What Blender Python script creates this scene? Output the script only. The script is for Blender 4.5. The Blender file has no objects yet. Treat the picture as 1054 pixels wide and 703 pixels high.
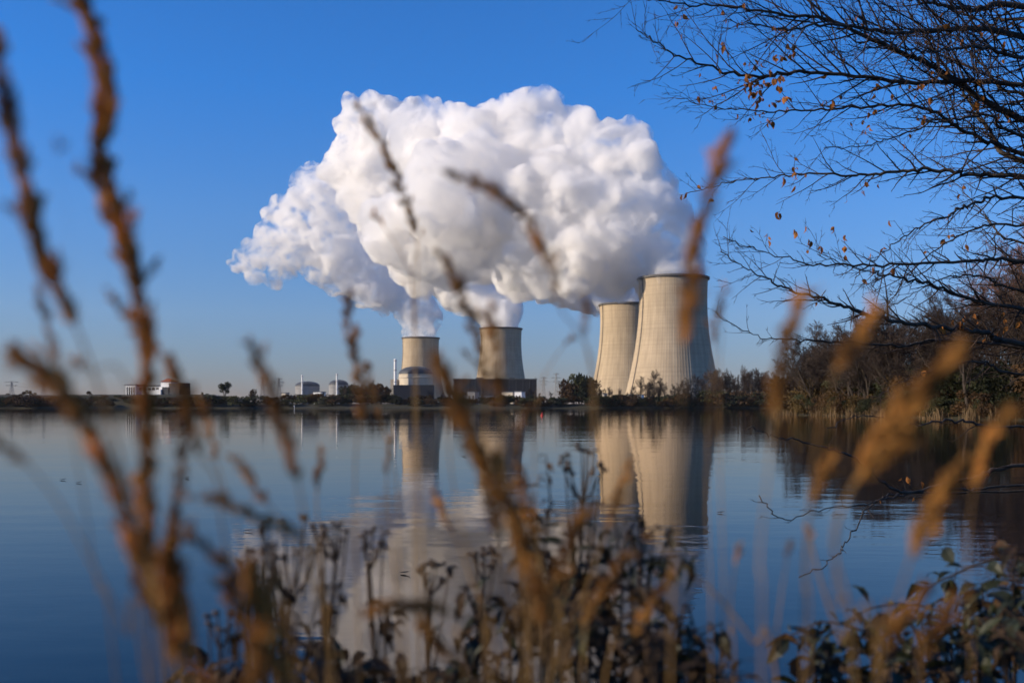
import bpy, math, random
import numpy as np
from mathutils import Vector, Matrix

R = math.radians
scene = bpy.context.scene
col = scene.collection

# ------------------------------------------------------------------ camera, sky, sun, exposure
F = 1025.0            # focal length in pixels of the 1054 px wide photograph
HY, CX = 418.0, 527.0  # horizon row, centre column
CAMZ = 2.0            # eye height above the lake

cd = bpy.data.cameras.new('camera')
cam = bpy.data.objects.new('camera', cd)
col.objects.link(cam)
cam.location = (0, 0, CAMZ)
cam.rotation_euler = (R(90), 0, 0)
cd.sensor_width = 36.0
cd.lens = 36.0 * F / 1054.0
cd.shift_y = (HY - 351.5) / 1054.0
cd.clip_start = 0.05
cd.clip_end = 60000
cd.dof.use_dof = True
cd.dof.focus_distance = 9.0
cd.dof.aperture_fstop = 3.4
cd.dof.aperture_blades = 7
scene.camera = cam

SUN_EL = 19.0
SUN_AZ = 77.0         # degrees to the left of straight behind the camera
sv = Vector((-math.sin(R(SUN_AZ)) * math.cos(R(SUN_EL)), -math.cos(R(SUN_AZ)) * math.cos(R(SUN_EL)), math.sin(R(SUN_EL))))

world = bpy.data.worlds.new('World')
scene.world = world
world.use_nodes = True
wn = world.node_tree
bg = wn.nodes['Background']
sky = wn.nodes.new('ShaderNodeTexSky')
sky.sky_type = 'NISHITA'
sky.sun_disc = False
sky.sun_elevation = R(SUN_EL)
sky.sun_rotation = math.atan2(sv.x, sv.y)
sky.altitude = 0
sky.air_density = 1.0
sky.dust_density = 0.0
sky.ozone_density = 7.5
# white balance of the sky, and a dusty mauve smog layer low over the horizon
wtc = wn.nodes.new('ShaderNodeTexCoord')
wsp = wn.nodes.new('ShaderNodeSeparateXYZ')
wrp = wn.nodes.new('ShaderNodeValToRGB')
wmx = wn.nodes.new('ShaderNodeMix'); wmx.data_type = 'RGBA'; wmx.blend_type = 'MULTIPLY'; wmx.inputs['Factor'].default_value = 1.0
wrp.color_ramp.elements[0].position = 0.0; wrp.color_ramp.elements[0].color = (0.62, 0.46, 0.50, 1)
wrp.color_ramp.elements[1].position = 0.30; wrp.color_ramp.elements[1].color = (0.44, 1.04, 1.42, 1)
e = wrp.color_ramp.elements.new(0.09); e.color = (0.90, 0.80, 0.88, 1)
e = wrp.color_ramp.elements.new(0.19); e.color = (0.74, 0.96, 1.16, 1)
wn.links.new(wtc.outputs['Generated'], wsp.inputs[0])
wn.links.new(wsp.outputs['Z'], wrp.inputs[0])
wn.links.new(sky.outputs[0], wmx.inputs['A']); wn.links.new(wrp.outputs[0], wmx.inputs['B'])
wn.links.new(wmx.outputs['Result'], bg.inputs[0])
bg.inputs[1].default_value = 0.1

sd = bpy.data.lights.new('sun', 'SUN')
sd.energy = 4.5
sd.angle = R(0.5)
sd.color = (1.0, 0.85, 0.66)
so = bpy.data.objects.new('sun', sd)
col.objects.link(so)
so.rotation_euler = sv.to_track_quat('Z', 'Y').to_euler()

vs = scene.view_settings
vs.view_transform = 'Standard'
vs.look = 'None'
vs.exposure = 0.4
vs.gamma = 1.0
cy = scene.cycles
cy.use_denoising = True
cy.max_bounces = 48
cy.diffuse_bounces = 3
cy.glossy_bounces = 4
cy.transmission_bounces = 4
cy.transparent_max_bounces = 8
cy.volume_step_rate = 1.0
cy.volume_max_steps = 256
cy.volume_bounces = 32
cy.sample_clamp_indirect = 6.0
cy.use_adaptive_sampling = True
cy.adaptive_threshold = 0.02


# ------------------------------------------------------------------ helpers
def P(px, py, d):
    """World point seen at pixel (px, py) of the photograph at distance d."""
    return Vector(((px - CX) / F * d, d, CAMZ + (HY - py) / F * d))


def tag(o, label=None, cat=None, group=None, kind=None):
    if label: o['label'] = label
    if cat: o['category'] = cat
    if group: o['group'] = group
    if kind: o['kind'] = kind
    return o


def empty(name, loc=(0, 0, 0), rz=0.0):
    o = bpy.data.objects.new(name, None)
    o.location = loc
    o.rotation_euler = (0, 0, rz)
    col.objects.link(o)
    return o


def link_mesh(name, verts, faces, mat, parent=None, smooth=False):
    me = bpy.data.meshes.new(name)
    me.from_pydata(verts, [], faces)
    if smooth:
        me.polygons.foreach_set('use_smooth', [True] * len(me.polygons))
    me.update()
    if mat is not None:
        me.materials.append(mat)
    o = bpy.data.objects.new(name, me)
    col.objects.link(o)
    if parent is not None:
        o.parent = parent
    return o


class MB:
    """Collects simple shapes and links them as ONE mesh."""
    def __init__(self):
        self.v, self.f = [], []

    def add(self, vs, fs):
        b = len(self.v)
        self.v.extend(tuple(p) for p in vs)
        self.f.extend(tuple(i + b for i in f) for f in fs)

    def box(self, x0, x1, y0, y1, z0, z1):
        self.add([(x0, y0, z0), (x1, y0, z0), (x1, y1, z0), (x0, y1, z0), (x0, y0, z1), (x1, y0, z1), (x1, y1, z1), (x0, y1, z1)],
                 [(0, 3, 2, 1), (4, 5, 6, 7), (0, 1, 5, 4), (1, 2, 6, 5), (2, 3, 7, 6), (3, 0, 4, 7)])

    def tube(self, pts, rad, n=5, cap=True):
        pts = [Vector(p) for p in pts]
        k = len(pts)
        if not hasattr(rad, '__len__'): rad = [rad] * k
        b = len(self.v)
        ref = None
        for i, p in enumerate(pts):
            t = (pts[min(i + 1, k - 1)] - pts[max(i - 1, 0)])
            if t.length < 1e-9: t = Vector((0, 0, 1))
            t.normalize()
            if ref is None:
                ref = Vector((1, 0, 0)) if abs(t.x) < 0.8 else Vector((0, 1, 0))
            u = (ref - t * ref.dot(t))
            if u.length < 1e-6: u = t.orthogonal()
            u.normalize(); ref = u
            w = t.cross(u)
            for j in range(n):
                a = 2 * math.pi * j / n
                q = p + (u * math.cos(a) + w * math.sin(a)) * rad[i]
                self.v.append((q.x, q.y, q.z))
        for i in range(k - 1):
            for j in range(n):
                j2 = (j + 1) % n
                self.f.append((b + i * n + j, b + i * n + j2, b + (i + 1) * n + j2, b + (i + 1) * n + j))
        if cap:
            self.f.append(tuple(b + j for j in reversed(range(n))))
            self.f.append(tuple(b + (k - 1) * n + j for j in range(n)))

    def lathe(self, prof, n=48, cx=0, cy=0, a0=0, a1=2 * math.pi):
        b = len(self.v)
        full = abs(a1 - a0 - 2 * math.pi) < 1e-6
        m = n if full else n + 1
        for r, z in prof:
            for j in range(m):
                a = a0 + (a1 - a0) * j / n
                self.v.append((cx + r * math.cos(a), cy + r * math.sin(a), z))
        for i in range(len(prof) - 1):
            for j in range(n):
                j2 = (j + 1) % m
                self.f.append((b + i * m + j, b + i * m + j2, b + (i + 1) * m + j2, b + (i + 1) * m + j))

    def quad(self, a, b_, c, d):
        self.add([a, b_, c, d], [(0, 1, 2, 3)])

    def build(self, name, mat, parent=None, smooth=False):
        return link_mesh(name, self.v, self.f, mat, parent, smooth)


# ------------------------------------------------------------------ materials
def mat(name, colr, rough=0.8, var=0.25, scale=1.0, spec=0.3, trans=None, stretch=(1, 1, 1), col2=None, detail=4, bump=0.0, objvar=0.0, metallic=0.0):
    m = bpy.data.materials.new(name)
    m.use_nodes = True
    nt = m.node_tree
    b = nt.nodes['Principled BSDF']
    b.inputs['Roughness'].default_value = rough
    b.inputs['Specular IOR Level'].default_value = spec
    b.inputs['Metallic'].default_value = metallic
    tc = nt.nodes.new('ShaderNodeTexCoord')
    mp = nt.nodes.new('ShaderNodeMapping')
    mp.inputs['Scale'].default_value = stretch
    nz = nt.nodes.new('ShaderNodeTexNoise')
    nz.inputs['Scale'].default_value = scale
    nz.inputs['Detail'].default_value = detail
    rp = nt.nodes.new('ShaderNodeValToRGB')
    c = np.array(colr[:3]); c2 = np.array(col2[:3]) if col2 is not None else c * (1 + var)
    c1 = c * (1 - var) if col2 is None else c
    rp.color_ramp.elements[0].position = 0.3; rp.color_ramp.elements[1].position = 0.7
    rp.color_ramp.elements[0].color = (*c1, 1); rp.color_ramp.elements[1].color = (*c2, 1)
    nt.links.new(tc.outputs['Object'], mp.inputs[0])
    nt.links.new(mp.outputs[0], nz.inputs['Vector'])
    nt.links.new(nz.outputs['Fac'], rp.inputs[0])
    outc = rp.outputs[0]
    if objvar > 0:
        oi = nt.nodes.new('ShaderNodeObjectInfo')
        mr = nt.nodes.new('ShaderNodeMapRange')
        mr.inputs[3].default_value = 1 - objvar; mr.inputs[4].default_value = 1 + objvar
        hs = nt.nodes.new('ShaderNodeHueSaturation')
        nt.links.new(oi.outputs['Random'], mr.inputs[0])
        nt.links.new(mr.outputs[0], hs.inputs['Value'])
        nt.links.new(outc, hs.inputs['Color'])
        outc = hs.outputs[0]
    nt.links.new(outc, b.inputs['Base Color'])
    if bump > 0:
        bp = nt.nodes.new('ShaderNodeBump'); bp.inputs['Strength'].default_value = 0.6; bp.inputs['Distance'].default_value = bump
        nt.links.new(nz.outputs['Fac'], bp.inputs['Height']); nt.links.new(bp.outputs[0], b.inputs['Normal'])
    if trans:
        tr = nt.nodes.new('ShaderNodeBsdfTranslucent')
        mx = nt.nodes.new('ShaderNodeMixShader'); mx.inputs[0].default_value = trans
        nt.links.new(outc, tr.inputs[0])
        nt.links.new(b.outputs[0], mx.inputs[1]); nt.links.new(tr.outputs[0], mx.inputs[2])
        nt.links.new(mx.outputs[0], nt.nodes['Material Output'].inputs['Surface'])
    return m


def volume_mat(name, colr, dens, aniso, billow=False, lo=.43, hi=.66, floor=.03):
    m = bpy.data.materials.new(name)
    m.use_nodes = True
    nt = m.node_tree
    nt.nodes.remove(nt.nodes['Principled BSDF'])
    v = nt.nodes.new('ShaderNodeVolumePrincipled')
    v.inputs['Color'].default_value = (*colr, 1)
    v.inputs['Density'].default_value = dens
    v.inputs['Anisotropy'].default_value = aniso
    nt.links.new(v.outputs[0], nt.nodes['Material Output'].inputs['Volume'])
    if not billow:
        m.cycles.homogeneous_volume = True
        return m
    tc = nt.nodes.new('ShaderNodeTexCoord')
    nz = nt.nodes.new('ShaderNodeTexNoise')
    nz.inputs['Scale'].default_value = 1 / 30; nz.inputs['Detail'].default_value = 6; nz.inputs['Roughness'].default_value = 0.6; nz.inputs['Distortion'].default_value = 0.6
    mr = nt.nodes.new('ShaderNodeMapRange'); mr.interpolation_type = 'SMOOTHSTEP'
    mr.inputs[1].default_value = lo; mr.inputs[2].default_value = hi; mr.inputs[3].default_value = dens * floor; mr.inputs[4].default_value = dens
    nt.links.new(tc.outputs['Object'], nz.inputs['Vector']); nt.links.new(nz.outputs['Fac'], mr.inputs[0]); nt.links.new(mr.outputs[0], v.inputs['Density'])
    return m


def concrete_mat():
    m = mat('tower_concrete', (0.42, 0.335, 0.23), 0.9, var=0.06, scale=0.05, spec=0.2)
    nt = m.node_tree
    b = nt.nodes['Principled BSDF']
    src = b.inputs['Base Color'].links[0].from_socket
    tc = nt.nodes.new('ShaderNodeTexCoord')
    # long vertical weather streaks: noise over the angle round the axis, little change with height
    sp = nt.nodes.new('ShaderNodeSeparateXYZ'); nt.links.new(tc.outputs['Object'], sp.inputs[0])
    at = nt.nodes.new('ShaderNodeMath'); at.operation = 'ARCTAN2'
    nt.links.new(sp.outputs['Y'], at.inputs[0]); nt.links.new(sp.outputs['X'], at.inputs[1])
    zs = nt.nodes.new('ShaderNodeMath'); zs.operation = 'MULTIPLY'; zs.inputs[1].default_value = 0.002
    nt.links.new(sp.outputs['Z'], zs.inputs[0])
    cb = nt.nodes.new('ShaderNodeCombineXYZ'); nt.links.new(at.outputs[0], cb.inputs[0]); nt.links.new(zs.outputs[0], cb.inputs[1])
    nz = nt.nodes.new('ShaderNodeTexNoise'); nz.inputs['Scale'].default_value = 11.0; nz.inputs['Detail'].default_value = 5
    nt.links.new(cb.outputs[0], nz.inputs['Vector'])
    rp = nt.nodes.new('ShaderNodeValToRGB')
    rp.color_ramp.elements[0].position = 0.25; rp.color_ramp.elements[0].color = (0.80, 0.785, 0.77, 1)
    rp.color_ramp.elements[1].position = 0.62; rp.color_ramp.elements[1].color = (1.05, 1.04, 1.03, 1)
    nt.links.new(nz.outputs['Fac'], rp.inputs[0])
    mx = nt.nodes.new('ShaderNodeMix'); mx.data_type = 'RGBA'; mx.blend_type = 'MULTIPLY'; mx.inputs['Factor'].default_value = 1.0
    nt.links.new(src, mx.inputs['A']); nt.links.new(rp.outputs[0], mx.inputs['B'])
    # faint casting lifts
    wv = nt.nodes.new('ShaderNodeTexNoise'); wv.noise_dimensions = '1D'; wv.inputs['Scale'].default_value = 0.35
    nt.links.new(sp.outputs['Z'], wv.inputs['W'])
    r2 = nt.nodes.new('ShaderNodeValToRGB')
    r2.color_ramp.elements[0].position = 0.3; r2.color_ramp.elements[0].color = (0.9, 0.9, 0.9, 1)
    r2.color_ramp.elements[1].position = 0.6; r2.color_ramp.elements[1].color = (1, 1, 1, 1)
    nt.links.new(wv.outputs['Fac'], r2.inputs[0])
    m2 = nt.nodes.new('ShaderNodeMix'); m2.data_type = 'RGBA'; m2.blend_type = 'MULTIPLY'; m2.inputs['Factor'].default_value = 1.0
    nt.links.new(mx.outputs['Result'], m2.inputs['A']); nt.links.new(r2.outputs[0], m2.inputs['B'])
    nt.links.new(m2.outputs['Result'], b.inputs['Base Color'])
    return m


def water_mat():
    m = bpy.data.materials.new('lake_water')
    m.use_nodes = True
    nt = m.node_tree
    nt.nodes.remove(nt.nodes['Principled BSDF'])
    # murky water body under a Fresnel mirror
    body = nt.nodes.new('ShaderNodeBsdfDiffuse'); body.inputs['Color'].default_value = (0.004, 0.008, 0.012, 1)
    gl = nt.nodes.new('ShaderNodeBsdfGlossy'); gl.inputs['Color'].default_value = (0.97, 0.90, 0.83, 1); gl.inputs['Roughness'].default_value = 0.02
    fr = nt.nodes.new('ShaderNodeFresnel'); fr.inputs['IOR'].default_value = 1.25
    mx = nt.nodes.new('ShaderNodeMixShader')
    nt.links.new(fr.outputs[0], mx.inputs[0]); nt.links.new(body.outputs[0], mx.inputs[1]); nt.links.new(gl.outputs[0], mx.inputs[2])
    nt.links.new(mx.outputs[0], nt.nodes['Material Output'].inputs['Surface'])
    tc = nt.nodes.new('ShaderNodeTexCoord')
    hs = []
    for sx, sy, sc, amp, det in ((0.35, 1.0, 0.22, 1.0, 3), (0.45, 1.0, 1.1, 0.36, 3), (0.5, 1.0, 4.5, 0.10, 2)):
        mp = nt.nodes.new('ShaderNodeMapping'); mp.inputs['Scale'].default_value = (sx, sy, 1); mp.inputs['Rotation'].default_value = (0, 0, R(6))
        nz = nt.nodes.new('ShaderNodeTexNoise'); nz.inputs['Scale'].default_value = sc; nz.inputs['Detail'].default_value = det; nz.inputs['Roughness'].default_value = 0.5
        nt.links.new(tc.outputs['Object'], mp.inputs[0]); nt.links.new(mp.outputs[0], nz.inputs['Vector'])
        mu = nt.nodes.new('ShaderNodeMath'); mu.operation = 'MULTIPLY'; mu.inputs[1].default_value = amp
        nt.links.new(nz.outputs['Fac'], mu.inputs[0]); hs.append(mu.outputs[0])
    a = nt.nodes.new('ShaderNodeMath'); nt.links.new(hs[0], a.inputs[0]); nt.links.new(hs[1], a.inputs[1])
    a2 = nt.nodes.new('ShaderNodeMath'); nt.links.new(a.outputs[0], a2.inputs[0]); nt.links.new(hs[2], a2.inputs[1])
    bp = nt.nodes.new('ShaderNodeBump'); bp.inputs['Distance'].default_value = 0.022
    # calm lanes and breeze-ruffled patches
    mp = nt.nodes.new('ShaderNodeMapping'); mp.inputs['Scale'].default_value = (0.012, 0.05, 1)
    pn = nt.nodes.new('ShaderNodeTexNoise'); pn.inputs['Scale'].default_value = 1.0; pn.inputs['Detail'].default_value = 3
    pr = nt.nodes.new('ShaderNodeMapRange'); pr.inputs[1].default_value = .35; pr.inputs[2].default_value = .65; pr.inputs[3].default_value = .45; pr.inputs[4].default_value = 1.0
    nt.links.new(tc.outputs['Object'], mp.inputs[0]); nt.links.new(mp.outputs[0], pn.inputs['Vector']); nt.links.new(pn.outputs['Fac'], pr.inputs[0]); nt.links.new(pr.outputs[0], bp.inputs['Strength'])
    nt.links.new(a2.outputs[0], bp.inputs['Height'])
    for q in (body, gl, fr): nt.links.new(bp.outputs[0], q.inputs['Normal'])
    return m


M = {}
M['concrete'] = concrete_mat()
M['rim'] = mat('tower_rim', (0.10, 0.095, 0.09), 0.9)
M['steam'] = volume_mat('steam', (0.987, 0.981, 0.972), 0.27, 0.35, True, .425, .66, .04)
M['thin_steam'] = volume_mat('thin_steam', (0.988, 0.982, 0.974), 0.17, 0.35, True, .445, .68, 0.015)
M['water'] = water_mat()
M['ground'] = mat('bank_soil', (0.026, 0.021, 0.012), 0.95, scale=0.4, col2=(0.045, 0.042, 0.018), detail=8)

# ------------------------------------------------------------------ terrain and lake
XR = np.array([(-50, 60), (0, 6), (4, 2.9), (6.5, 3.9), (20, 11.7), (50, 28), (100, 60), (118, 71), (137, 70.5), (180, 65), (225, 61), (238, 63), (255, 80), (300, 140), (400, 240), (850, 420), (40000, 420)], float)


def land_sdf(x, y):
    x = np.asarray(x, float); y = np.asarray(y, float)
    near = 4.0 + 0.25 * np.sin(x * 1.3) - y
    right = (x - np.interp(y, XR[:, 0], XR[:, 1])) * 0.7
    far = y - 850 - 6 * np.sin(x * 0.013) - 2 * np.sin(x * 0.05)
    left = -1050 - x
    return np.maximum(np.maximum(near, right), np.maximum(far, left))


def sstep(a, b, x):
    t = np.clip((x - a) / (b - a), 0, 1)
    return t * t * (3 - 2 * t)


def height(x, y):
    x = np.asarray(x, float); y = np.asarray(y, float)
    s = land_sdf(x, y)
    h = np.clip(s * 0.26, -3, 1.0)
    h = h + 1.5 * sstep(4, 25, s) * sstep(40, 100, y)
    h = h + 1.5 * sstep(3, 40, s) * sstep(500, 800, y)
    # raised embankment along the left part of the far shore
    px = x / np.maximum(y, 1) * F + CX
    d = sstep(858, 900, y) * (1 - sstep(215, 275, px)) * sstep(500, 800, y) * (1 - 0.4 * sstep(1100, 1500, y))
    h = h + 8.5 * d
    h = h + 0.15 * np.sin(x * 0.31) * np.sin(y * 0.23) * sstep(1, 10, s)
    return h


def H(x, y): return float(height(x, y))


radii = np.unique(np.concatenate([np.geomspace(0.25, 40000, 330), np.linspace(835, 960, 50), np.linspace(120, 260, 45), np.linspace(2, 8, 25)]))
ang = np.unique(np.concatenate([np.linspace(-32, 32, 190), np.linspace(32, 328, 90)]))[:-1]
rr, aa = np.meshgrid(radii, np.radians(ang), indexing='ij')
gx, gy = rr * np.sin(aa), rr * np.cos(aa)
gz = height(gx, gy)
na, nr = len(ang), len(radii)
verts = np.stack([gx.ravel(), gy.ravel(), gz.ravel()], 1).tolist() + [(0, 0, H(0, 0))]
idx = np.arange(nr * na).reshape(nr, na)
a0, a1 = idx[:-1], idx[1:]
faces = np.stack([a0, a1, np.roll(a1, -1, 1), np.roll(a0, -1, 1)], -1).reshape(-1, 4).tolist()
c = nr * na
faces += [(c, idx[0, j], idx[0, (j + 1) % na]) for j in range(na)]
faces = [tuple(reversed(f)) for f in faces]
g = link_mesh('ground', verts, faces, M['ground'], smooth=True)
tag(g, kind='structure')

wm = MB()
wm.quad((-1300, 1.5, 0), (600, 1.5, 0), (600, 900, 0), (-1300, 900, 0))
tag(wm.build('lake_water', M['water']), kind='structure')

# ------------------------------------------------------------------ cooling towers
def tower_r(z):
    return 43.0 * math.sqrt(1 + ((135.0 - z) / 122.0) ** 2) + (0.9 if z > 160 else 0)


TOW = {}


def make_tower(px, d, label, rz):
    x = (px - CX) / F * d
    root = empty('cooling_tower', (x, d, 3.0), rz)
    tag(root, label, 'cooling tower', 'cooling towers of the power station')
    n = 96 * 4
    zs = np.concatenate([np.linspace(0, 160, 41), [161.0]])
    mb = MB()
    for z in zs:
        r = tower_r(z)
        for j in range(n):
            a = 2 * math.pi * j / n
            k = 0.16 if j % 4 == 0 else (0.0)
            mb.v.append(((r + k) * math.cos(a), (r + k) * math.sin(a), z))
    for i in range(len(zs) - 1):
        for j in range(n):
            j2 = (j + 1) % n
            mb.f.append((i * n + j, i * n + j2, (i + 1) * n + j2, (i + 1) * n + j))
    mb.build('shell', M['concrete'], root)
    rm = MB()
    r0 = tower_r(161)
    rm.lathe([(r0 - 0.8, 159.5), (r0 + 1.3, 160.2), (r0 + 1.5, 161.5), (r0 + 1.3, 162.8), (r0 - 1.4, 162.8), (r0 - 2.0, 158), (tower_r(140) - 1.5, 140)], 96)
    rm.build('rim', M['rim'], root)
    lad = MB()   # maintenance ladder running down the shell
    pts = [((tower_r(z) + 1.0) * math.cos(R(-158) - rz), (tower_r(z) + 1.0) * math.sin(R(-158) - rz), z) for z in np.linspace(4, 160, 24)]
    lad.tube(pts, 0.5, 4)
    lad.build('ladder', M['rim'], root)
    return root


make_tower(692.7, 1275, 'largest cooling tower, nearest of the four, its right side in deep shadow', 0.0)
make_tower(645.5, 1606, 'cooling tower half hidden behind the largest tower on its left', 0.5)
make_tower(515.5, 2101, 'cooling tower standing behind the long dark windowless hall', 1.1)
make_tower(433.0, 2387, 'smallest cooling tower, behind the domed reactor with the white chimney', 1.9)

# ------------------------------------------------------------------ steam plumes
def puff_mesh(spheres, seed, voxel, name, levels=2):
    rng = np.random.default_rng(seed)
    ico_me = bpy.data.meshes.new('tmp')
    import bmesh
    bm = bmesh.new(); bmesh.ops.create_icosphere(bm, subdivisions=3, radius=1.0); bm.to_mesh(ico_me)
    iv = np.array([v.co[:] for v in bm.verts]); ifc = np.array([[v.index for v in f.verts] for f in bm.faces]); bm.free()
    allv, allf, base = [], [], 0

    def emit(c, r):
        nonlocal base
        allv.append(iv * r + c); allf.append(ifc + base); base += len(iv)

    def rec(c, r, lv):
        emit(c, r)
        if lv <= 0: return
        n = (15, 11)[0 if lv == levels else 1]
        for _ in range(n):
            d = rng.normal(size=3); d /= np.linalg.norm(d)
            q = r * rng.uniform(0.26, 0.5)
            rec(c + d * (r - q * 0.35) * rng.uniform(0.9, 1.04), q, lv - 1)
    for c_, r_ in spheres: rec(np.array(c_), r_, levels)
    me = bpy.data.meshes.new(name)
    V = np.concatenate(allv); Fc = np.concatenate(allf)
    me.vertices.add(len(V)); me.vertices.foreach_set('co', V.ravel())
    me.loops.add(Fc.size); me.loops.foreach_set('vertex_index', Fc.ravel().astype(np.int32))
    me.polygons.add(len(Fc)); me.polygons.foreach_set('loop_start', np.arange(0, Fc.size, 3, dtype=np.int32)); me.polygons.foreach_set('loop_total', np.full(len(Fc), 3, np.int32))
    me.update(); me.validate()
    o = bpy.data.objects.new('tmp', me); col.objects.link(o)
    rm = o.modifiers.new('r', 'REMESH'); rm.mode = 'VOXEL'; rm.voxel_size = voxel; rm.use_smooth_shade = True
    for sc, st in ((20, 9), (8, 6)):
        t = bpy.data.textures.new('puff', 'CLOUDS'); t.noise_scale = sc; t.noise_depth = 2
        dm = o.modifiers.new('d', 'DISPLACE'); dm.texture = t; dm.texture_coords = 'GLOBAL'; dm.strength = st; dm.mid_level = 0.3
    r2 = o.modifiers.new('r2', 'REMESH'); r2.mode = 'VOXEL'; r2.voxel_size = voxel; r2.use_smooth_shade = True
    dg = bpy.context.evaluated_depsgraph_get()
    out = bpy.data.meshes.new_from_object(o.evaluated_get(dg))
    bpy.data.objects.remove(o); bpy.data.meshes.remove(ico_me); bpy.data.meshes.remove(me)
    out.name = name
    return out


def plume(spec, seed, voxel, label, m='steam'):
    sph = [(P(x, y, d)[:], r / F * d) for x, y, r, d in spec]
    me = puff_mesh(sph, seed, voxel, 'steam_plume')
    me.materials.clear(); me.materials.append(M[m])
    o = bpy.data.objects.new('steam_plume', me); col.objects.link(o)
    return tag(o, label, 'steam plume', 'steam plumes over the cooling towers')


D1, D2, D3, D4 = 1275, 1606, 2101, 2387
plume([(692, 282, 28, D1), (709, 280, 15, D1), (675, 281, 15, D1), (700, 262, 22, D1), (690, 268, 30, D1), (682, 246, 31, D1), (662, 265, 28, D1), (668, 215, 32, D1 + 5), (645, 245, 34, D1), (630, 280, 25, D1 + 40), (706, 264, 15, D1), (703, 236, 14, D1), (712, 276, 11, D1), (652, 180, 30, D1 + 15), (682, 190, 14, D1 + 15), (700, 250, 14, D1), (690, 215, 14, D1 + 5),
       (628, 212, 36, D1 + 10), (600, 245, 38, D1 + 10), (592, 278, 26, D1 + 5), (620, 160, 30, D1 + 25), (645, 148, 22, D1 + 25), (580, 200, 40, D1 + 30), (555, 245, 38, D1 + 35), (545, 210, 38, D1 + 45), (560, 278, 24, D1 + 30), (535, 268, 26, D1 + 50), (600, 135, 18, D1 + 40)],
      3, 2.4, 'thick steam plume rising from the largest cooling tower and leaning left')
plume([(643, 312, 21, D2), (630, 307, 22, D2 + 30), (608, 298, 24, D2 + 55), (580, 285, 30, D2 + 60), (540, 268, 34, D2 + 30), (500, 250, 42, D2 + 120), (530, 225, 40, D2 + 30), (500, 215, 38, D2 - 60), (560, 165, 38, D2 - 240), (552, 118, 24, D2 - 240), (583, 132, 22, D2 - 240), (530, 140, 32, D2 - 220), (486, 152, 34, D2 - 220), (563, 102, 10, D2 - 240), (540, 104, 10, D2 - 240),
       (505, 195, 46, D2 - 260), (455, 205, 46, D2 - 300), (480, 252, 36, D2 - 235), (445, 258, 34, D2 - 235), (435, 150, 36, D2 - 150), (412, 238, 36, D2 - 225), (443, 116, 14, D2 - 150), (470, 125, 16, D2 - 200), (500, 122, 14, D2 - 200)],
      5, 2.8, 'broad steam plume of the half hidden tower, filling the middle of the cloud')
plume([(515.5, 341, 14, D3), (515, 329, 18, D3), (508, 314, 24, D3 + 25), (492, 300, 26, D3 + 60), (472, 284, 30, D3 + 90), (440, 268, 34, D3 + 110), (400, 146, 34, D3), (372, 124, 18, D3), (360, 106, 8, D3), (365, 160, 24, D3), (395, 195, 42, D3), (420, 230, 42, D3), (347, 175, 16, D3), (425, 116, 12, D3), (400, 110, 10, D3), (352, 130, 8, D3), (382, 102, 8, D3)],
      8, 3.8, 'steam plume above the tower behind the long dark hall, shaded bluish grey')
plume([(433, 351, 11.5, D4), (432, 338, 15, D4), (430, 322, 21, D4 + 15), (422, 305, 24, D4 + 45), (400, 290, 28, D4 + 80), (372, 275, 30, D4 + 100), (350, 250, 32, D4), (312, 215, 22, D4), (340, 208, 30, D4), (305, 248, 24, D4), (284, 254, 19, D4), (268, 264, 14, D4), (330, 272, 22, D4), (254, 268, 10, D4), (275, 240, 11, D4), (243, 274, 6, D4), (290, 274, 14, D4), (256, 252, 7, D4 + 20), (262, 284, 8, D4 - 20), (246, 262, 6, D4), (278, 222, 8, D4), (236, 270, 3, D4), (282, 288, 9, D4), (268, 236, 6, D4 + 10), (310, 186, 11, D4), (350, 285, 18, D4), (380, 300, 16, D4), (325, 182, 14, D4), (290, 225, 12, D4), (300, 276, 10, D4), (285, 208, 7, D4)],
      11, 4.2, 'steam plume of the smallest tower, trailing off to a ragged thin tip on the left', 'thin_steam')

# thin winter haze over the whole lake
hz = MB(); hz.box(-2800, 2800, -80, 3400, -4.3, 640)
hm = bpy.data.materials.new('haze'); hm.use_nodes = True
hm.node_tree.nodes.remove(hm.node_tree.nodes['Principled BSDF'])
hv = hm.node_tree.nodes.new('ShaderNodeVolumePrincipled')
hv.inputs['Color'].default_value = (0.88, 0.90, 0.94, 1); hv.inputs['Density'].default_value = 0.000015
hm.node_tree.links.new(hv.outputs[0], hm.node_tree.nodes['Material Output'].inputs['Volume'])
tag(hz.build('haze', hm), kind='stuff')

# ------------------------------------------------------------------ power station buildings on the far shore
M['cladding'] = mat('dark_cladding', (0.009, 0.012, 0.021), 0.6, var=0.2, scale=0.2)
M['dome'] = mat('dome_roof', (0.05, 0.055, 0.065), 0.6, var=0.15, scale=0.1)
M['beige'] = mat('beige_render', (0.50, 0.43, 0.33), 0.85, var=0.1, scale=0.1)
M['white'] = mat('white_paint', (0.75, 0.74, 0.72), 0.6, var=0.05, scale=0.1)
M['grey'] = mat('grey_concrete', (0.24, 0.235, 0.23), 0.85, var=0.12, scale=0.1)
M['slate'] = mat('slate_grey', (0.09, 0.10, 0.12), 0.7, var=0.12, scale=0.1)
M['red_roof'] = mat('red_roof', (0.28, 0.075, 0.04), 0.8, var=0.15, scale=0.5)
M['glass'] = mat('window_glass', (0.02, 0.025, 0.03), 0.08, var=0.1, scale=0.1, spec=0.5)
M['steel'] = mat('galvanised_steel', (0.16, 0.16, 0.165), 0.5, var=0.1, metallic=0.3)
M['tyre'] = mat('tyre_rubber', (0.02, 0.02, 0.02), 0.9)


def X(px, d): return (px - CX) / F * d
def Z(py, d): return CAMZ + (HY - py) / F * d


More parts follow.
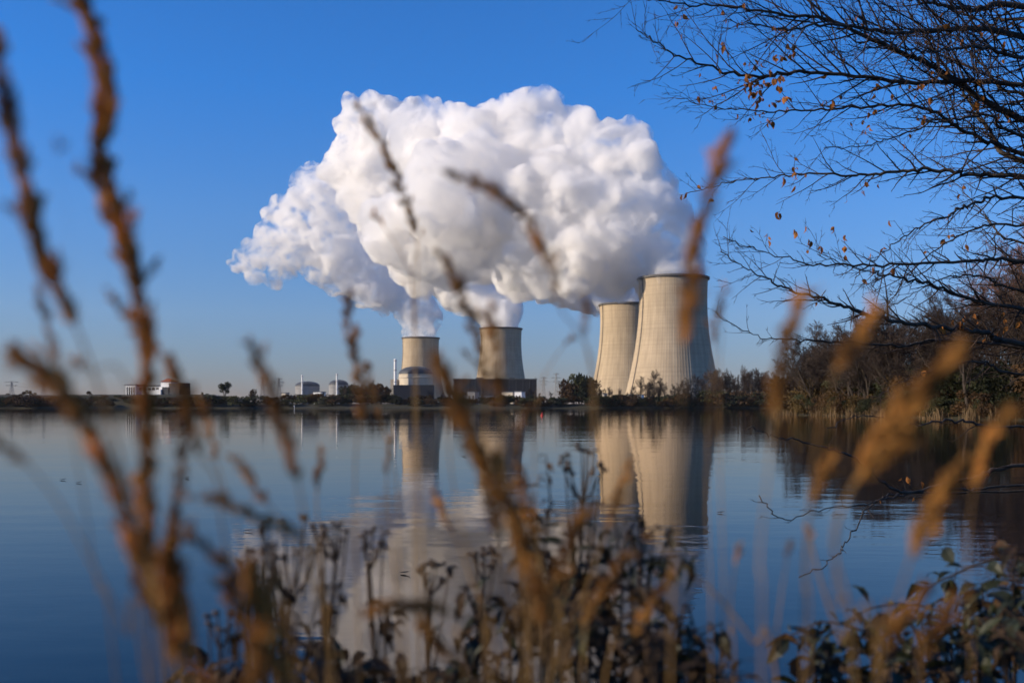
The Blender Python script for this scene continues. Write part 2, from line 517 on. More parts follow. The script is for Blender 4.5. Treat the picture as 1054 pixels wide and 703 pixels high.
def reactor(px, d, ytop, rpx, label, wing):
    s = d / F
    zb = 3.0
    root = empty('reactor_building', (X(px, d), d, zb))
    tag(root, label, 'reactor building', 'domed reactor buildings')
    top = Z(ytop, d) - zb; r = rpx * s; sh = top * 0.80
    m = MB(); m.lathe([(r, 0), (r, sh), (r * 0.985, sh)], 48)
    m.lathe([(r, sh * 0.86), (r + .9, sh * 0.87), (r + .9, sh * 0.90), (r, sh * 0.91)], 48)
    m.build('drum', M['beige'] if wing else M['grey'], root)
    m = MB(); m.lathe([(r * 1.02, sh)] + [(r * 1.02 * math.cos(t), sh + 0.6 + (top - sh - 0.6) * math.sin(t)) for t in np.linspace(0, 1.52, 10)] + [(0.01, top)], 48)
    m.build('dome', M['dome'], root, smooth=True)
    return root, r, sh


rb, r, sh = reactor(428, 1500, 377, 17.3, 'domed reactor building standing in front of the smallest cooling tower', True)
m = MB(); m.box(-29, 30, -42, -26, 0, 30); m.box(-24, 22, -46, -42, 0, 21); m.box(-34, -29, -38, -14, 0, 14)
m.build('dark_annex', M['cladding'], rb)
m = MB(); m.box(-37, -27, -10, 12, 0, 39); m.build('stair_tower', M['beige'], rb)
for k in range(7):
    m = MB(); m.box(-22 + k * 6, -19 + k * 6, -46.2, -46.003, 3, 6); m.build('window', M['glass'], rb)
rb, r, sh = reactor(316.5, 2360, 392.5, 12.3, 'distant domed reactor left of its pair, with a white chimney before it', False)
m = MB(); m.box(-12, 14, -60, -32, 0, 26); m.box(14, 34, -52, -30, 0, 18); m.build('dark_annex', M['slate'], rb)
rb, r, sh = reactor(348.5, 2250, 390.8, 9.8, 'distant domed reactor right of its pair, half behind bushes', False)
m = MB(); m.box(-26, -4, -50, -24, 0, 20); m.build('dark_annex', M['slate'], rb)


def chimney(px, d, ytop, wpx, label):
    zb = 3.0; h = Z(ytop, d) - zb; r = wpx * d / F / 2
    root = empty('vent_chimney', (X(px, d), d, zb)); tag(root, label, 'chimney', 'white vent chimneys of the reactors')
    m = MB(); m.lathe([(r * 1.15, 0), (r, h * 0.97), (r * 0.9, h), (0.01, h)], 20); m.build('pipe', M['white'], root, smooth=True)
    for q in (0.5, 0.75, 0.96):
        m = MB(); m.lathe([(r * 1.05, h * q), (r * 1.4, h * q + .05), (r * 1.4, h * q + .7), (r * 1.05, h * q + .75)], 20); m.build('collar', M['steel'], root)


chimney(406.8, 1470, 369.5, 2.6, 'tallest white chimney, beside the dome before the smallest cooling tower')
chimney(311, 2330, 386, 1.6, 'thin white chimney in front of the left distant dome')
chimney(346.8, 2210, 384.5, 1.7, 'thin white chimney in front of the right distant dome')

# the long dark hall
d = 1700; s = d / F
rh = empty('turbine_hall', (X(510, d), d, 3.0)); tag(rh, 'long dark windowless hall in front of a cooling tower', 'industrial hall')
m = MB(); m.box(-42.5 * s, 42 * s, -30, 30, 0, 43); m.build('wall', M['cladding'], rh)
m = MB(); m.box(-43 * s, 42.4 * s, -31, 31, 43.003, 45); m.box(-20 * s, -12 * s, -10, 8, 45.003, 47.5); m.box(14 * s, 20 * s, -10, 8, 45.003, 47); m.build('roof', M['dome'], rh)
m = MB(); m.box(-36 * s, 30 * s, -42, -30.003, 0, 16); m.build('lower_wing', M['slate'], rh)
for k in range(9):
    m = MB(); m.box(-34 * s + k * 11, -30 * s + k * 11, -42.3, -42.003, 4, 9); m.build('loading_door', M['cladding'], rh)
for k in range(13):   # pilaster strips between the cladding bays
    m = MB(); m.box(-41 * s + k * 6.9 * s - .5, -41 * s + k * 6.9 * s + .5, -30.6, -30.003, 16.5, 42.9); m.build('cladding_strip', M['dome'], rh)


def shed(px0, px1, y0, y1, d, wallm, label, roof='flat', cat='building', depth=14, group='low service buildings of the power station'):
    x0, x1 = X(px0, d), X(px1, d); zb = height((x0 + x1) / 2, d) - 0.3; h = Z(y0, d) - zb
    root = empty('service_building', ((x0 + x1) / 2, d, float(zb)), -0.35); tag(root, label, cat, group)
    w = (x1 - x0) / 2
    m = MB(); m.box(-w, w, 0, depth, 0, h * 0.93); m.build('wall', wallm, root)
    m = MB(); m.box(-w - .3, w + .3, -.3, depth + .3, h * 0.93 + .003, h); m.build('roof', M['slate'], root)
    n = max(2, int(w / 2.5))
    for k in range(n):
        cx = -w + (k + .5) * 2 * w / n
        m = MB(); m.box(cx - w / n * .45, cx + w / n * .45, -.12, -.003, h * .45, h * .68); m.build('window', M['glass'], root)
    return root


shed(288.8, 294.2, 404, 414, 1900, M['beige'], 'beige block at the left end of the distant station buildings')
shed(295, 299.5, 407, 414, 1880, M['white'], 'small white block beside the beige block, far left of the domes')
shed(300.5, 309, 409, 414, 1860, M['grey'], 'low grey shed in front of the left distant dome')
shed(322, 330.8, 403, 412, 2050, M['white'], 'white building between the two distant domes', depth=20)
shed(336.5, 344, 408.5, 414, 1800, M['beige'], 'low beige shed in front of the right distant dome')
shed(516, 528, 403, 409, 1250, M['beige'], 'low cream building at the foot of the long dark hall')
shed(529.5, 537, 402.5, 409.5, 1230, M['white'], 'small white building at the right foot of the long dark hall')
shed(481, 489, 403, 409.5, 1240, M['grey'], 'small grey building at the left foot of the long dark hall')
shed(652, 660, 406, 410, 1080, M['white'], 'white hut in front of the two big cooling towers, left one')
shed(645, 650.5, 405.5, 409, 1150, M['beige'], 'tiny cream hut between the two big cooling towers')
shed(612, 622, 404.5, 409, 1150, M['beige'], 'low cream shed at the left foot of the big cooling towers')

# lakeside building on the embankment
d = 930; s = d / F
zb = float(height(X(160, d), d)) - 0.3
lb = empty('lakeside_building', (X(158, d), d, zb), -0.3); tag(lb, 'white modern lakeside building with a reddish roof on the embankment', 'building')
b0 = lambda px: (px - 158) * s
zt = lambda py: Z(py, d) - zb
m = MB(); m.box(b0(125), b0(137), -1, 14, 0, zt(396.5)); m.box(b0(137), b0(166), 2, 14, 0, zt(397.5)); m.box(b0(166), b0(178), 1, 12, 0, zt(393)); m.box(b0(163), b0(170), -4, 2, 0, zt(401)); m.build('wall', M['white'], lb)
m = MB(); m.box(b0(124), b0(138), -2, 15, zt(396.5) + .003, zt(395.6)); m.box(b0(137.5), b0(165.8), 1, 15, zt(397.5) + .003, zt(396.3)); m.build('roof', M['slate'], lb)
m = MB(); m.add([(b0(165), 0, zt(393) + .01), (b0(179), 0, zt(393) + .01), (b0(179), 13, zt(393) + .01), (b0(165), 13, zt(393) + .01), (b0(170), 6, zt(389.5)), (b0(175), 6, zt(389.5))],
             [(0, 1, 5, 4), (1, 2, 5), (2, 3, 4, 5), (3, 0, 4), (0, 3, 2, 1)]); m.build('pitched_roof', M['red_roof'], lb)
m = MB(); m.box(b0(178.2), b0(191), -2, 14, 0, zt(394.5)); m.box(b0(170.3), b0(178), -2.5, .9, 0, zt(398.5)); m.build('dark_block', M['cladding'], lb)
for k in range(4):
    m = MB(); m.box(b0(126 + k * 2.8), b0(127.7 + k * 2.8), -1.15, -1.003, .5, zt(398.2)); m.build('window', M['glass'], lb)
for k in range(5):
    m = MB(); m.box(b0(139 + k * 5), b0(142.6 + k * 5), 1.85, 1.997, zt(401.5), zt(399)); m.build('window', M['glass'], lb)

# paved ramp down the embankment
pts = [P(x, y, 0) for x, y in ()]
m = MB()
ramp = [(222, 893), (232, 890), (244, 884), (258, 876)]
for (pa, da), (pb, db) in zip(ramp[:-1], ramp[1:]):
    xa, xb = X(pa, da), X(pb, db)
    m.add([(xa, da - 2.5, H(xa, da - 2.5) + .25), (xb, db - 2.5, H(xb, db - 2.5) + .25), (xb, db + 2.5, H(xb, db + 2.5) + .25), (xa, da + 2.5, H(xa, da + 2.5) + .25)], [(0, 1, 2, 3)])
tag(m.build('access_path', M['grey']), kind='structure')


def pylon(px, d, ytop, label, arms=((0.72, 6), (0.84, 8), (0.96, 5)), base=4.0):
    x = X(px, d); zb = H(x, d) - .2; h = Z(ytop, d) - zb
    root = empty('power_pylon', (x, d, zb)); tag(root, label, 'power pylon', 'lattice power pylons on the far shore')
    m = MB()
    tk = 0.28
    def w(t): return base * (1 - t) ** 1.3 + 0.7
    lv = np.linspace(0, 1, 9)
    for sx, sy in ((1, 1), (1, -1), (-1, 1), (-1, -1)):
        m.tube([(sx * w(t), sy * w(t), t * h) for t in lv], tk, 4)
    for a, b in zip(lv[:-1], lv[1:]):
        for sy in (1, -1):
            m.tube([(-w(a), sy * w(a), a * h), (w(b), sy * w(b), b * h)], .16, 3); m.tube([(w(a), sy * w(a), a * h), (-w(b), sy * w(b), b * h)], .16, 3)
    m.build('mast', M['steel'], root)
    for t, L in arms:
        am = MB()
        for sx in (1, -1):
            for sy in (1, -1):
                am.tube([(0, sy * w(t), t * h), (sx * L, 0, t * h + .3)], .2, 4)
            am.tube([(0, 0, t * h + 2.2), (sx * L, 0, t * h + .3)], .2, 4)
        am.build('cross_arm', M['steel'], root)
    return root, x, d, zb, h


PY = [pylon(12, 1500, 393, 'pylon at the far left edge above the embankment', arms=((0.80, 9), (0.97, 11))),
      pylon(45, 1480, 393.5, 'pylon second from the left edge, behind the embankment', arms=((0.80, 9), (0.97, 11))),
      pylon(270.5, 1450, 388.5, 'pylon right of the round tree, left one of two'),
      pylon(287, 1430, 389.5, 'pylon nearest to the distant domes, right one of two'),
      pylon(559.5, 1650, 388, 'shorter pylon between the dark hall and the big towers'),
      pylon(572.5, 1640, 384, 'taller pylon between the dark hall and the big towers'),
      pylon(551, 2000, 388, 'thin far pylon behind the right end of the dark hall', arms=((0.9, 5),))]
for (ia, ib), where in (((0, 1), 'between the two pylons at the far left'), ((2, 3), 'between the two pylons left of the domes'), ((4, 5), 'between the pylons right of the dark hall')):
    A_, B_ = PY[ia], PY[ib]
    for q, (t, sx) in enumerate(((0.80, -6), (0.80, 6), (0.95, 0))):
        a = Vector((A_[1] + sx * .2, A_[2] + sx, A_[3] + A_[4] * t)); b = Vector((B_[1] + sx * .2, B_[2] + sx, B_[3] + B_[4] * t))
        m = MB(); m.tube([a.lerp(b, u) - Vector((0, 0, 4 * u * (1 - u) * 1.6)) for u in np.linspace(0, 1, 9)], .10, 3)
        tag(m.build('power_cable', M['steel']), 'thin cable slung ' + where, 'cable', 'power cables ' + where)


def lorry(px, d, L, label):
    x = X(px, d); root = empty('lorry', (x, d, H(x, d) + .05)); tag(root, label, 'lorry', 'white lorries parked on the far shore')
    m = MB(); m.box(-L / 2, L / 2 - 2.4, -1.2, 1.2, .9, 3.4); m.build('cargo_box', M['white'], root)
    m = MB(); m.box(L / 2 - 2.2, L / 2, -1.15, 1.15, .6, 2.9); m.build('cab', M['white'], root)
    m = MB(); m.box(L / 2 + .003, L / 2 + .04, -1.0, 1.0, 1.8, 2.6); m.box(L / 2 - 1.4, L / 2 - .3, -1.19, -1.153, 1.7, 2.5); m.build('windscreen', M['glass'], root)
    for wx in (-L / 2 + 1.2, L / 2 - 1.2):
        for sy in (-1, 1):
            w = MB(); w.tube([(wx, sy * 1.0, .48), (wx, sy * 1.22, .48)], .48, 14); w.build('wheel', M['tyre'], root)


lorry(434, 905, 9.0, 'longer white lorry below the domed reactor')
lorry(451, 905, 5.5, 'short white lorry right of the longer one')

# buoy, marker post, floating leaves
M['buoy'] = mat('buoy_red', (0.35, 0.03, 0.02), 0.5)
b = MB(); b.lathe([(0.01, -.3), (.28, -.2), (.33, .05), (.28, .25), (.12, .38), (.06, .75), (.01, .78)], 16)
o = b.build('buoy', M['buoy'], smooth=True); o.location = P(558, 428, 205).to_tuple()[:2] + (0,); tag(o, 'small red buoy floating on the lake', 'buoy')
b = MB(); b.lathe([(.12, -1), (.12, 2.6), (.01, 2.7)], 8); b.lathe([(.13, 1.6), (.3, 1.65), (.3, 2.2), (.13, 2.25)], 8)
o = b.build('marker_post', M['white']); o.location = (X(303, 690), 690, 0); tag(o, 'white marker post in the water before the far shore', 'marker post')

# ------------------------------------------------------------------ trees
M['bark'] = mat('bark', (0.040, 0.030, 0.022), 0.9, var=0.35, scale=6, stretch=(1, 1, .3), objvar=0.25)
M['twig'] = mat('twig_bark', (0.038, 0.025, 0.018), 0.85, var=0.35, scale=1.5, objvar=0.3)
M['twig_red'] = mat('reddish_twigs', (0.11, 0.050, 0.030), 0.85, var=0.35, scale=1.0, objvar=0.25)
M['scrub'] = mat('brown_scrub_leaf', (0.026, 0.017, 0.008), 0.85, scale=0.9, col2=(0.085, 0.042, 0.014), trans=0.2, objvar=0.3)
M['green_scrub'] = mat('olive_scrub_leaf', (0.016, 0.022, 0.009), 0.85, scale=0.9, col2=(0.042, 0.042, 0.014), trans=0.2, objvar=0.3)
M['gold_scrub'] = mat('golden_scrub_leaf', (0.05, 0.032, 0.011), 0.85, scale=0.9, col2=(0.13, 0.08, 0.022), trans=0.25, objvar=0.3)


def grow(mbs, p, d, L, r, lv, spec, rng):
    """Recursive branch; mbs[k] collects level k."""
    nseg, wob, up, sides = spec['seg'][lv], spec['wob'], spec['up'], spec['sides'][lv]
    pts, dirs = [p.copy()], [d.copy()]
    for i in range(nseg):
        d = (d + Vector(rng.normal(0, wob, 3)) + Vector((0, 0, up[lv]))).normalized()
        pts.append(pts[-1] + d * (L / nseg)); dirs.append(d.copy())
    k = len(pts)
    mbs[lv].tube(pts, [r * (1 - (0.75 if lv < len(mbs) - 1 else .6) * i / (k - 1)) for i in range(k)], sides, cap=False)
    if lv + 1 >= len(mbs): return
    n = spec['n'][lv]
    for j in range(n):
        t = spec['t0'][lv] + (1 - spec['t0'][lv]) * (j + rng.uniform(0, .9)) / n
        f = t * (k - 1); i = min(int(f), k - 2)
        q = pts[i].lerp(pts[i + 1], f - i)
        ax = dirs[i].orthogonal().normalized(); ax.rotate(Matrix.Rotation(rng.uniform(0, 2 * math.pi), 3, dirs[i]))
        cd_ = dirs[i].copy(); cd_.rotate(Matrix.Rotation(R(rng.uniform(*spec['ang'])), 3, ax))
        cl = L * spec['len'][lv] * (1.15 - spec['tl'][lv] * t) * rng.uniform(.7, 1.15)
        grow(mbs, q, cd_, cl, max(r * (1 - .7 * t) * spec['rr'], spec['rmin']), lv + 1, spec, rng)


SPEC_FAR = dict(seg=[5, 4, 3, 2], wob=.13, up=[.05, .10, .08, .05], sides=[6, 4, 3, 3], n=[16, 9, 9], t0=[.2, .15, .1], len=[.44, .5, .5], tl=[.5, .5, .5], ang=(22, 55), rr=.5, rmin=.065)
SPEC_SIDE = dict(seg=[6, 5, 4, 3, 2], wob=.14, up=[.04, .12, .08, .04, .02], sides=[7, 5, 4, 3, 3], n=[12, 8, 7, 6], t0=[.22, .15, .1, .1], len=[.5, .5, .48, .5], tl=[.6, .5, .5, .4], ang=(22, 60), rr=.48, rmin=.016)


def bare_tree(h, seed, spec, label, cat, group, twig='twig', name='bare_tree', lean=0.05):
    rng = np.random.default_rng(seed)
    nl = len(spec['seg'])
    mbs = [MB() for _ in range(nl)]
    grow(mbs, Vector((0, 0, -.4)), Vector((rng.normal(0, lean), rng.normal(0, lean), 1)).normalized(), h * .8, h * .016, 0, spec, rng)
    root = empty(name); tag(root, label, cat, group)
    t = mbs[0]; t.add(mbs[1].v, mbs[1].f); t.build('trunk', M['bark'], root)
    c = mbs[2]
    for q in mbs[3:]: c.add(q.v, q.f)
    c.build('crown', M[twig], root)
    return root


def leaf_clump(rng, n, rx, ry, rz, size, lumps=16, cz=None):
    """Leaf-sized faces spread through an uneven crown."""
    mb = MB()
    cz = rz if cz is None else cz
    cen = [(rng.uniform(-.65, .65) * rx, rng.uniform(-.65, .65) * ry, cz + rng.uniform(-.6, .75) * rz, rng.uniform(.25, .5)) for _ in range(lumps)]
    for _ in range(n):
        c = cen[rng.integers(lumps)]
        u = rng.normal(size=3); u /= np.linalg.norm(u); q = rng.uniform(.2, 1) ** .6
        p = Vector((c[0] + u[0] * rx * c[3] * q, c[1] + u[1] * ry * c[3] * q, max(.02, c[2] + u[2] * rz * c[3] * q)))
        a = Vector(rng.normal(size=3)).normalized(); b = a.orthogonal().normalized(); s_ = size * rng.uniform(.6, 1.4)
        mb.add([p - a * s_, p + b * s_ * .5, p + a * s_, p - b * s_ * .5], [(0, 1, 2, 3)])
    return mb


def shrub(rx, rz, seed, n, size, material, label, cat, group, name='shrub', stems=6, trunk_h=0.0):
    rng = np.random.default_rng(seed)
    root = empty(name); tag(root, label, cat, group)
    m = MB()
    for _ in range(stems):
        e = Vector((rng.uniform(-.6, .6) * rx, rng.uniform(-.6, .6) * rx, trunk_h + rz * rng.uniform(1.0, 2.0)))
        s0 = Vector((e.x * .15, e.y * .15, -.3))
        m.tube([s0, s0.lerp(e, .5) + Vector((0, 0, .1 * rz)), e], [.035 * rz + .01, .02 * rz + .006, .006 * rz + .003], 4, cap=False)
    m.build('trunk' if trunk_h > 0 else 'stems', M['bark'], root)
    leaf_clump(rng, n, rx, rx, rz, size, cz=trunk_h + rz).build('crown', material, root)
    return root


def copy_tree(o):
    c = o.copy(); col.objects.link(c)
    for ch in o.children:
        k = ch.copy(); col.objects.link(k); k.parent = c
    return c


class Kind:
    """First placement uses the prototype itself, later ones copies of it."""
    def __init__(self, protos): self.p, self.used, self.i = protos, [False] * len(protos), 0

    def place(self, x, y, z, rz, s, sz=None, label=None, group=None):
        k = self.i % len(self.p); self.i += 1
        o = copy_tree(self.p[k]) if self.used[k] else self.p[k]
        self.used[k] = True
        o.location = (x, y, z); o.rotation_euler = (0, 0, rz); o.scale = (s, s, sz or s)
        if label: o['label'] = label
        if group: o['group'] = group
        return o


rng = np.random.default_rng(4)
far_trees = Kind([bare_tree(20, 20 + k, SPEC_FAR, '', 'bare tree', '') for k in range(6)])
far_shrubs = Kind([shrub(4.5, 2.2, 40 + k, 900, .38, M[('scrub', 'green_scrub', 'green_scrub', 'scrub')[k]], '', 'shrub', '') for k in range(4)])


def far_tree(px, d, ytop, label, group):
    x = X(px, d); z = H(x, d); h = max(3.0, Z(ytop, d) - z)
    return far_trees.place(x, d, z - .1, rng.uniform(0, 6.28), h / 20 * rng.uniform(.9, 1.05), h / 18.5, label, group)


def far_shrub(px, d, ytop, label, group, w=1.0):
    x = X(px, d); z = H(x, d); h = max(1.2, Z(ytop, d) - z)
    return far_shrubs.place(x, d, z - .1, rng.uniform(0, 6.28), w * max(h, 2.5) / 4.2, h / 4.0, label, group)


# wood on the far shore right of the big towers
for i in range(34):
    px = 738 + 92 * (i + rng.uniform(0, .9)) / 34
    far_tree(px, rng.uniform(872, 960), rng.uniform(376, 388) + (4 if px > 790 else 0), 'tall bare tree in the wood right of the big cooling towers', 'bare trees of the wood right of the big towers')
for i in range(30):
    px = 734 + 96 * (i + rng.uniform(0, .9)) / 30
    far_shrub(px, rng.uniform(856, 872), rng.uniform(403, 411), 'dark bush along the foot of the wood on the far shore', 'bushes at the foot of the far wood', 1.3)
# bare trees before the two big towers
for px, yt in ((617, 401), (627, 398), (640, 400), (652, 397), (660, 387), (668, 393), (674, 382), (683, 393), (693, 396), (700, 392), (709, 388), (718, 386), (727, 383), (734, 380), (705, 398), (645, 404), (678, 399)):
    far_tree(px, rng.uniform(862, 905), yt, 'bare tree in front of the big cooling towers', 'bare trees in front of the big towers')
    far_tree(px + rng.uniform(2, 6), rng.uniform(860, 900), yt + rng.uniform(3, 10), 'bare tree in front of the big cooling towers', 'bare trees in front of the big towers')
for i in range(30):
    px = 606 + 128 * (i + rng.uniform(0, .9)) / 30
    far_shrub(px, rng.uniform(856, 880), rng.uniform(406.5, 413), 'low bush in front of the big cooling towers', 'bushes in front of the big towers', 1.2)
# round dark bushes left of them
for px, yt in ((590, 391), (596, 388), (603, 390), (609, 394), (584, 397)):
    far_shrub(px, 890, yt, 'tall rounded dark bush left of the big cooling towers', 'tall bushes left of the big towers', .55)
# bushes and small trees below hall, domes and along the middle shore
for i in range(56):
    px = 262 + 325 * (i + rng.uniform(0, .9)) / 56
    far_shrub(px, rng.uniform(856, 890), rng.uniform(406, 413.5), 'low dark bush on the bank below the station buildings', 'bushes on the middle far bank', 1.4)
for px, yt in ((357, 399), (364, 395), (371, 396), (379, 392), (386, 394), (393, 396), (399, 398), (455, 403), (462, 401), (543, 399), (549, 401), (556, 404), (566, 403), (578, 402), (332, 404), (340, 406), (497, 404)):
    far_tree(px, rng.uniform(880, 960), yt, 'small bare tree among the station buildings', 'small bare trees among the station buildings')
for px, yt in ((361, 398), (372, 399), (383, 397), (392, 399), (327, 406), (353, 406), (472, 405)):
    far_shrub(px, 950, yt, 'taller bush beside the domed reactor buildings', 'taller bushes by the domes', .7)
# embankment on the left
for i in range(60):
    px = -25 + 285 * (i + rng.uniform(0, .9)) / 60
    far_shrub(px, rng.uniform(857, 885), rng.uniform(406.5, 415), 'low bush at the water line of the left embankment', 'bushes along the left embankment', 1.5)
for px, yt, w in ((24, 403, .9), (30, 402, .9), (36, 404, .9), (8, 405, .8), (92, 402.5, .9), (208, 404, .5), (213, 405.5, .6)):
    far_shrub(px, 895, yt, 'dark bush on top of the left embankment', 'bushes on top of the left embankment', w)
x = X(231, 915); z = H(x, 915)
rt = shrub(5.6, 5.6, 77, 3000, .42, M['green_scrub'], 'round dark tree standing alone on the embankment', 'tree', None, name='round_tree', stems=9, trunk_h=1.6)
rt.location = (x, 915, z); sc_ = (Z(393.5, 915) - z) / 12.4; rt.scale = (sc_, sc_, sc_)
far_shrub(260, 880, 402, 'slender yellowish bush beside the ramp down the embankment', None, .35)

# wooded right shore
side_trees = Kind([bare_tree(14, 60 + k, SPEC_SIDE, '', 'bare tree', '', 'twig') for k in range(5)])
red_trees = Kind([bare_tree(14, 70 + k, SPEC_SIDE, '', 'bare tree', '', 'twig_red', name='red_twigged_tree') for k in range(2)])
side_shrubs = Kind([shrub(2.6, 1.7, 80 + k, 2600, .15, M[('scrub', 'green_scrub', 'gold_scrub', 'scrub', 'green_scrub')[k]], '', 'shrub', '') for k in range(5)])


def shore_x(y): return float(np.interp(y, XR[:, 0], XR[:, 1]))


for i in range(74):
    y = 120 + 118 * ((i + rng.uniform(0, .9)) / 74)
    off = rng.choice([1.5, 4, 8, 14]) + rng.uniform(0, 3)
    x = shore_x(y) + off
    px = CX + F * x / y
    if px < 812: off += 4; x += 4
    hh = np.interp(px, [800, 830, 870, 960, 1010, 1054, 1300], [10, 17, 21, 20, 22, 25, 26]) * rng.uniform(.8, 1.08)
    side_trees.place(x, y, H(x, y) - .1, rng.uniform(0, 6.28), hh / 14, None, 'bare tree in the wood on the right shore', 'bare trees of the right shore')
for (px, y, hh) in ((1040, 150, 32), (1062, 158, 34), (1020, 175, 31), (1085, 150, 33)):
    x = X(px, y)
    red_trees.place(x, y, H(x, y), rng.uniform(0, 6), hh / 14, None, 'tall reddish twigged tree rising above the right shore wood', 'tall reddish trees of the right shore')
for i in range(150):
    y = 112 + 126 * ((i + rng.uniform(0, .9)) / 150)
    off = rng.uniform(.8, 3.0) if i % 2 == 0 else rng.uniform(3, 16)
    x = shore_x(y) + off
    hh = rng.uniform(1.8, 4.2) if i % 2 == 0 else rng.uniform(4.0, 8.5)
    side_shrubs.place(x, y, H(x, y) - .1, rng.uniform(0, 6.28), hh / 3.2 * rng.uniform(.85, 1.1), hh / 3.2, 'tangled brown bush on the right shore', 'bushes of the right shore')

# reeds along the right shore's water line
M['reed'] = mat('dry_reed', (0.09, 0.056, 0.026), 0.8, scale=.35, col2=(0.22, 0.145, 0.07), trans=0.25)
m = MB()
for i in range(5200):
    y = 115 + 124 * rng.uniform()
    den = .5 + .5 * math.sin(y * .55 + 2 * math.sin(y * .13))
    if rng.uniform() > den ** 3 + .02: continue
    x = shore_x(y) + rng.normal(-.1, .7)
    hh = rng.uniform(.8, 2.3) * (.55 + .6 * den); w = rng.uniform(.025, .06); a = rng.uniform(0, 3.14); z = min(H(x, y), 0.3) - .1
    dx, dy = w * math.cos(a), w * math.sin(a); lx, ly = rng.normal(0, .22, 2)
    m.add([(x - dx, y - dy, z), (x + dx, y + dy, z), (x + lx * .4 + dx, y + ly * .4 + dy, z + hh * .6), (x + lx * .4 - dx, y + ly * .4 - dy, z + hh * .6), (x + lx * 1.5, y + ly * 1.5, z + hh)],
          [(0, 1, 2, 3), (3, 2, 4)])
tag(m.build('reeds', M['reed']), 'pale dry reeds along the water line of the right shore', 'reeds', kind='stuff')

# ------------------------------------------------------------------ tree on the near bank, right: boughs hang into the picture
M['near_bark'] = mat('near_bark', (0.022, 0.017, 0.013), 0.85, var=0.5, scale=30, stretch=(1, 1, .4), col2=(0.075, 0.058, 0.042))
M['near_twig'] = mat('near_twig', (0.020, 0.013, 0.009), 0.8, scale=14, col2=(0.062, 0.038, 0.024))
M['dry_leaf'] = mat('dry_brown_leaf', (0.10, 0.035, 0.010), 0.7, scale=9, col2=(0.50, 0.19, 0.035), trans=0.5)


def spline(pts, n):
    """Catmull-Rom through points (any dimension)."""
    p = np.array(pts, float); p = np.vstack([2 * p[0] - p[1], p, 2 * p[-1] - p[-2]])
    k = len(p) - 3; out = []
    for t in np.linspace(0, k - 1e-6, n):
        i = int(t); u = t - i
        a, b, c, d_ = p[i], p[i + 1], p[i + 2], p[i + 3]
        out.append(.5 * ((2 * b) + (c - a) * u + (2 * a - 5 * b + 4 * c - d_) * u * u + (3 * b - a - 3 * c + d_) * u ** 3))
    return np.array(out)


def leaf_mesh(mb, p, d, nrm, L, w, curl=.25):
    """A pointed leaf folded along its rib and curled, starting at p along d."""
    d = d.normalized(); s_ = d.cross(nrm)
    if s_.length < 1e-4: s_ = d.orthogonal()
    s_.normalize(); n_ = s_.cross(d).normalized()
    vs_ = []
    for t, ww, c in ((0, .06, 0), (.3, .85, .12), (.6, .9, .35), (.85, .45, .75), (1, .02, 1.1)):
        q = p + d * (L * t) - n_ * (L * curl * c * c)
        vs_ += [q - s_ * (w * ww * .5) + n_ * (w * .16 * ww), q, q + s_ * (w * ww * .5) + n_ * (w * .16 * ww)]
    fs = []
    for i in range(4):
        b = i * 3
        fs += [(b, b + 1, b + 4, b + 3), (b + 1, b + 2, b + 5, b + 4)]
    mb.add(vs_, fs)


TB = Vector((4.55, 6.35, 0))
TB.z = H(TB.x, TB.y) - .3


def trunk_at(py):
    return P(CX + F * (TB.x + .02 * (743 - py) / 100) / TB.y, py, TB.y)


near_tree = empty('overhanging_tree', tuple(TB)); tag(near_tree, 'bare tree whose dark boughs with few orange leaves hang in from the right edge', 'tree')
rng = np.random.default_rng(12)
limb, twig, lvs = MB(), MB(), MB()
tips = []
tr_pts = [TB.copy()] + [trunk_at(y) for y in (700, 560, 420, 300, 180, 60, -60, -180, -300)]
limb.tube(tr_pts, [.20, .17, .15, .14, .13, .12, .105, .085, .06, .03], 12)


def twigs_on(pts, rad, lv, dens, rng, maxlen, down=0.0):
    """Side twigs along a polyline, mostly fanned across the branch's own plane."""
    seg = [(pts[i + 1] - pts[i]).length for i in range(len(pts) - 1)]; tot = sum(seg); n = max(1, int(tot * dens))
    cum = np.concatenate([[0], np.cumsum(seg)])
    side = 1
    for j in range(n):
        t = tot * (.10 + .90 * (j + rng.uniform(0, .9)) / n)
        i = min(int(np.searchsorted(cum, t)) - 1, len(seg) - 1); i = max(i, 0)
        q = pts[i].lerp(pts[i + 1], (t - cum[i]) / max(seg[i], 1e-6)); tg = (pts[i + 1] - pts[i]).normalized()
        side = -side if rng.uniform() < .8 else side
        ax = Vector((rng.normal(0, .45), -1, rng.normal(0, .45))).normalized()
        d = tg.copy(); d.rotate(Matrix.Rotation(side * R(rng.uniform(20, 52)), 3, ax))
        L = maxlen * rng.uniform(.25, 1) * (1 - .45 * t / tot)
        r0 = min(max(rad[min(i, len(rad) - 1)] * .55, .0016), (.0058, .0033, .0021)[lv])
        m_ = (6, 4, 2)[lv]; pp = [q]; dd = d
        for k in range(m_):
            dd = (dd + Vector(rng.normal(0, .10, 3)) + Vector((-.03, 0, .035 - down))).normalized(); pp.append(pp[-1] + dd * (L / m_))
        rr_ = [r0 * (1 - .72 * k / m_) for k in range(m_ + 1)]
        twig.tube(pp, rr_, 4 if lv == 0 else 3, cap=False)
        tips.append((pp[-1], dd))
        if lv < 2: twigs_on(pp, rr_, lv + 1, (16, 26)[lv], rng, L * (.5, .4)[lv], down)


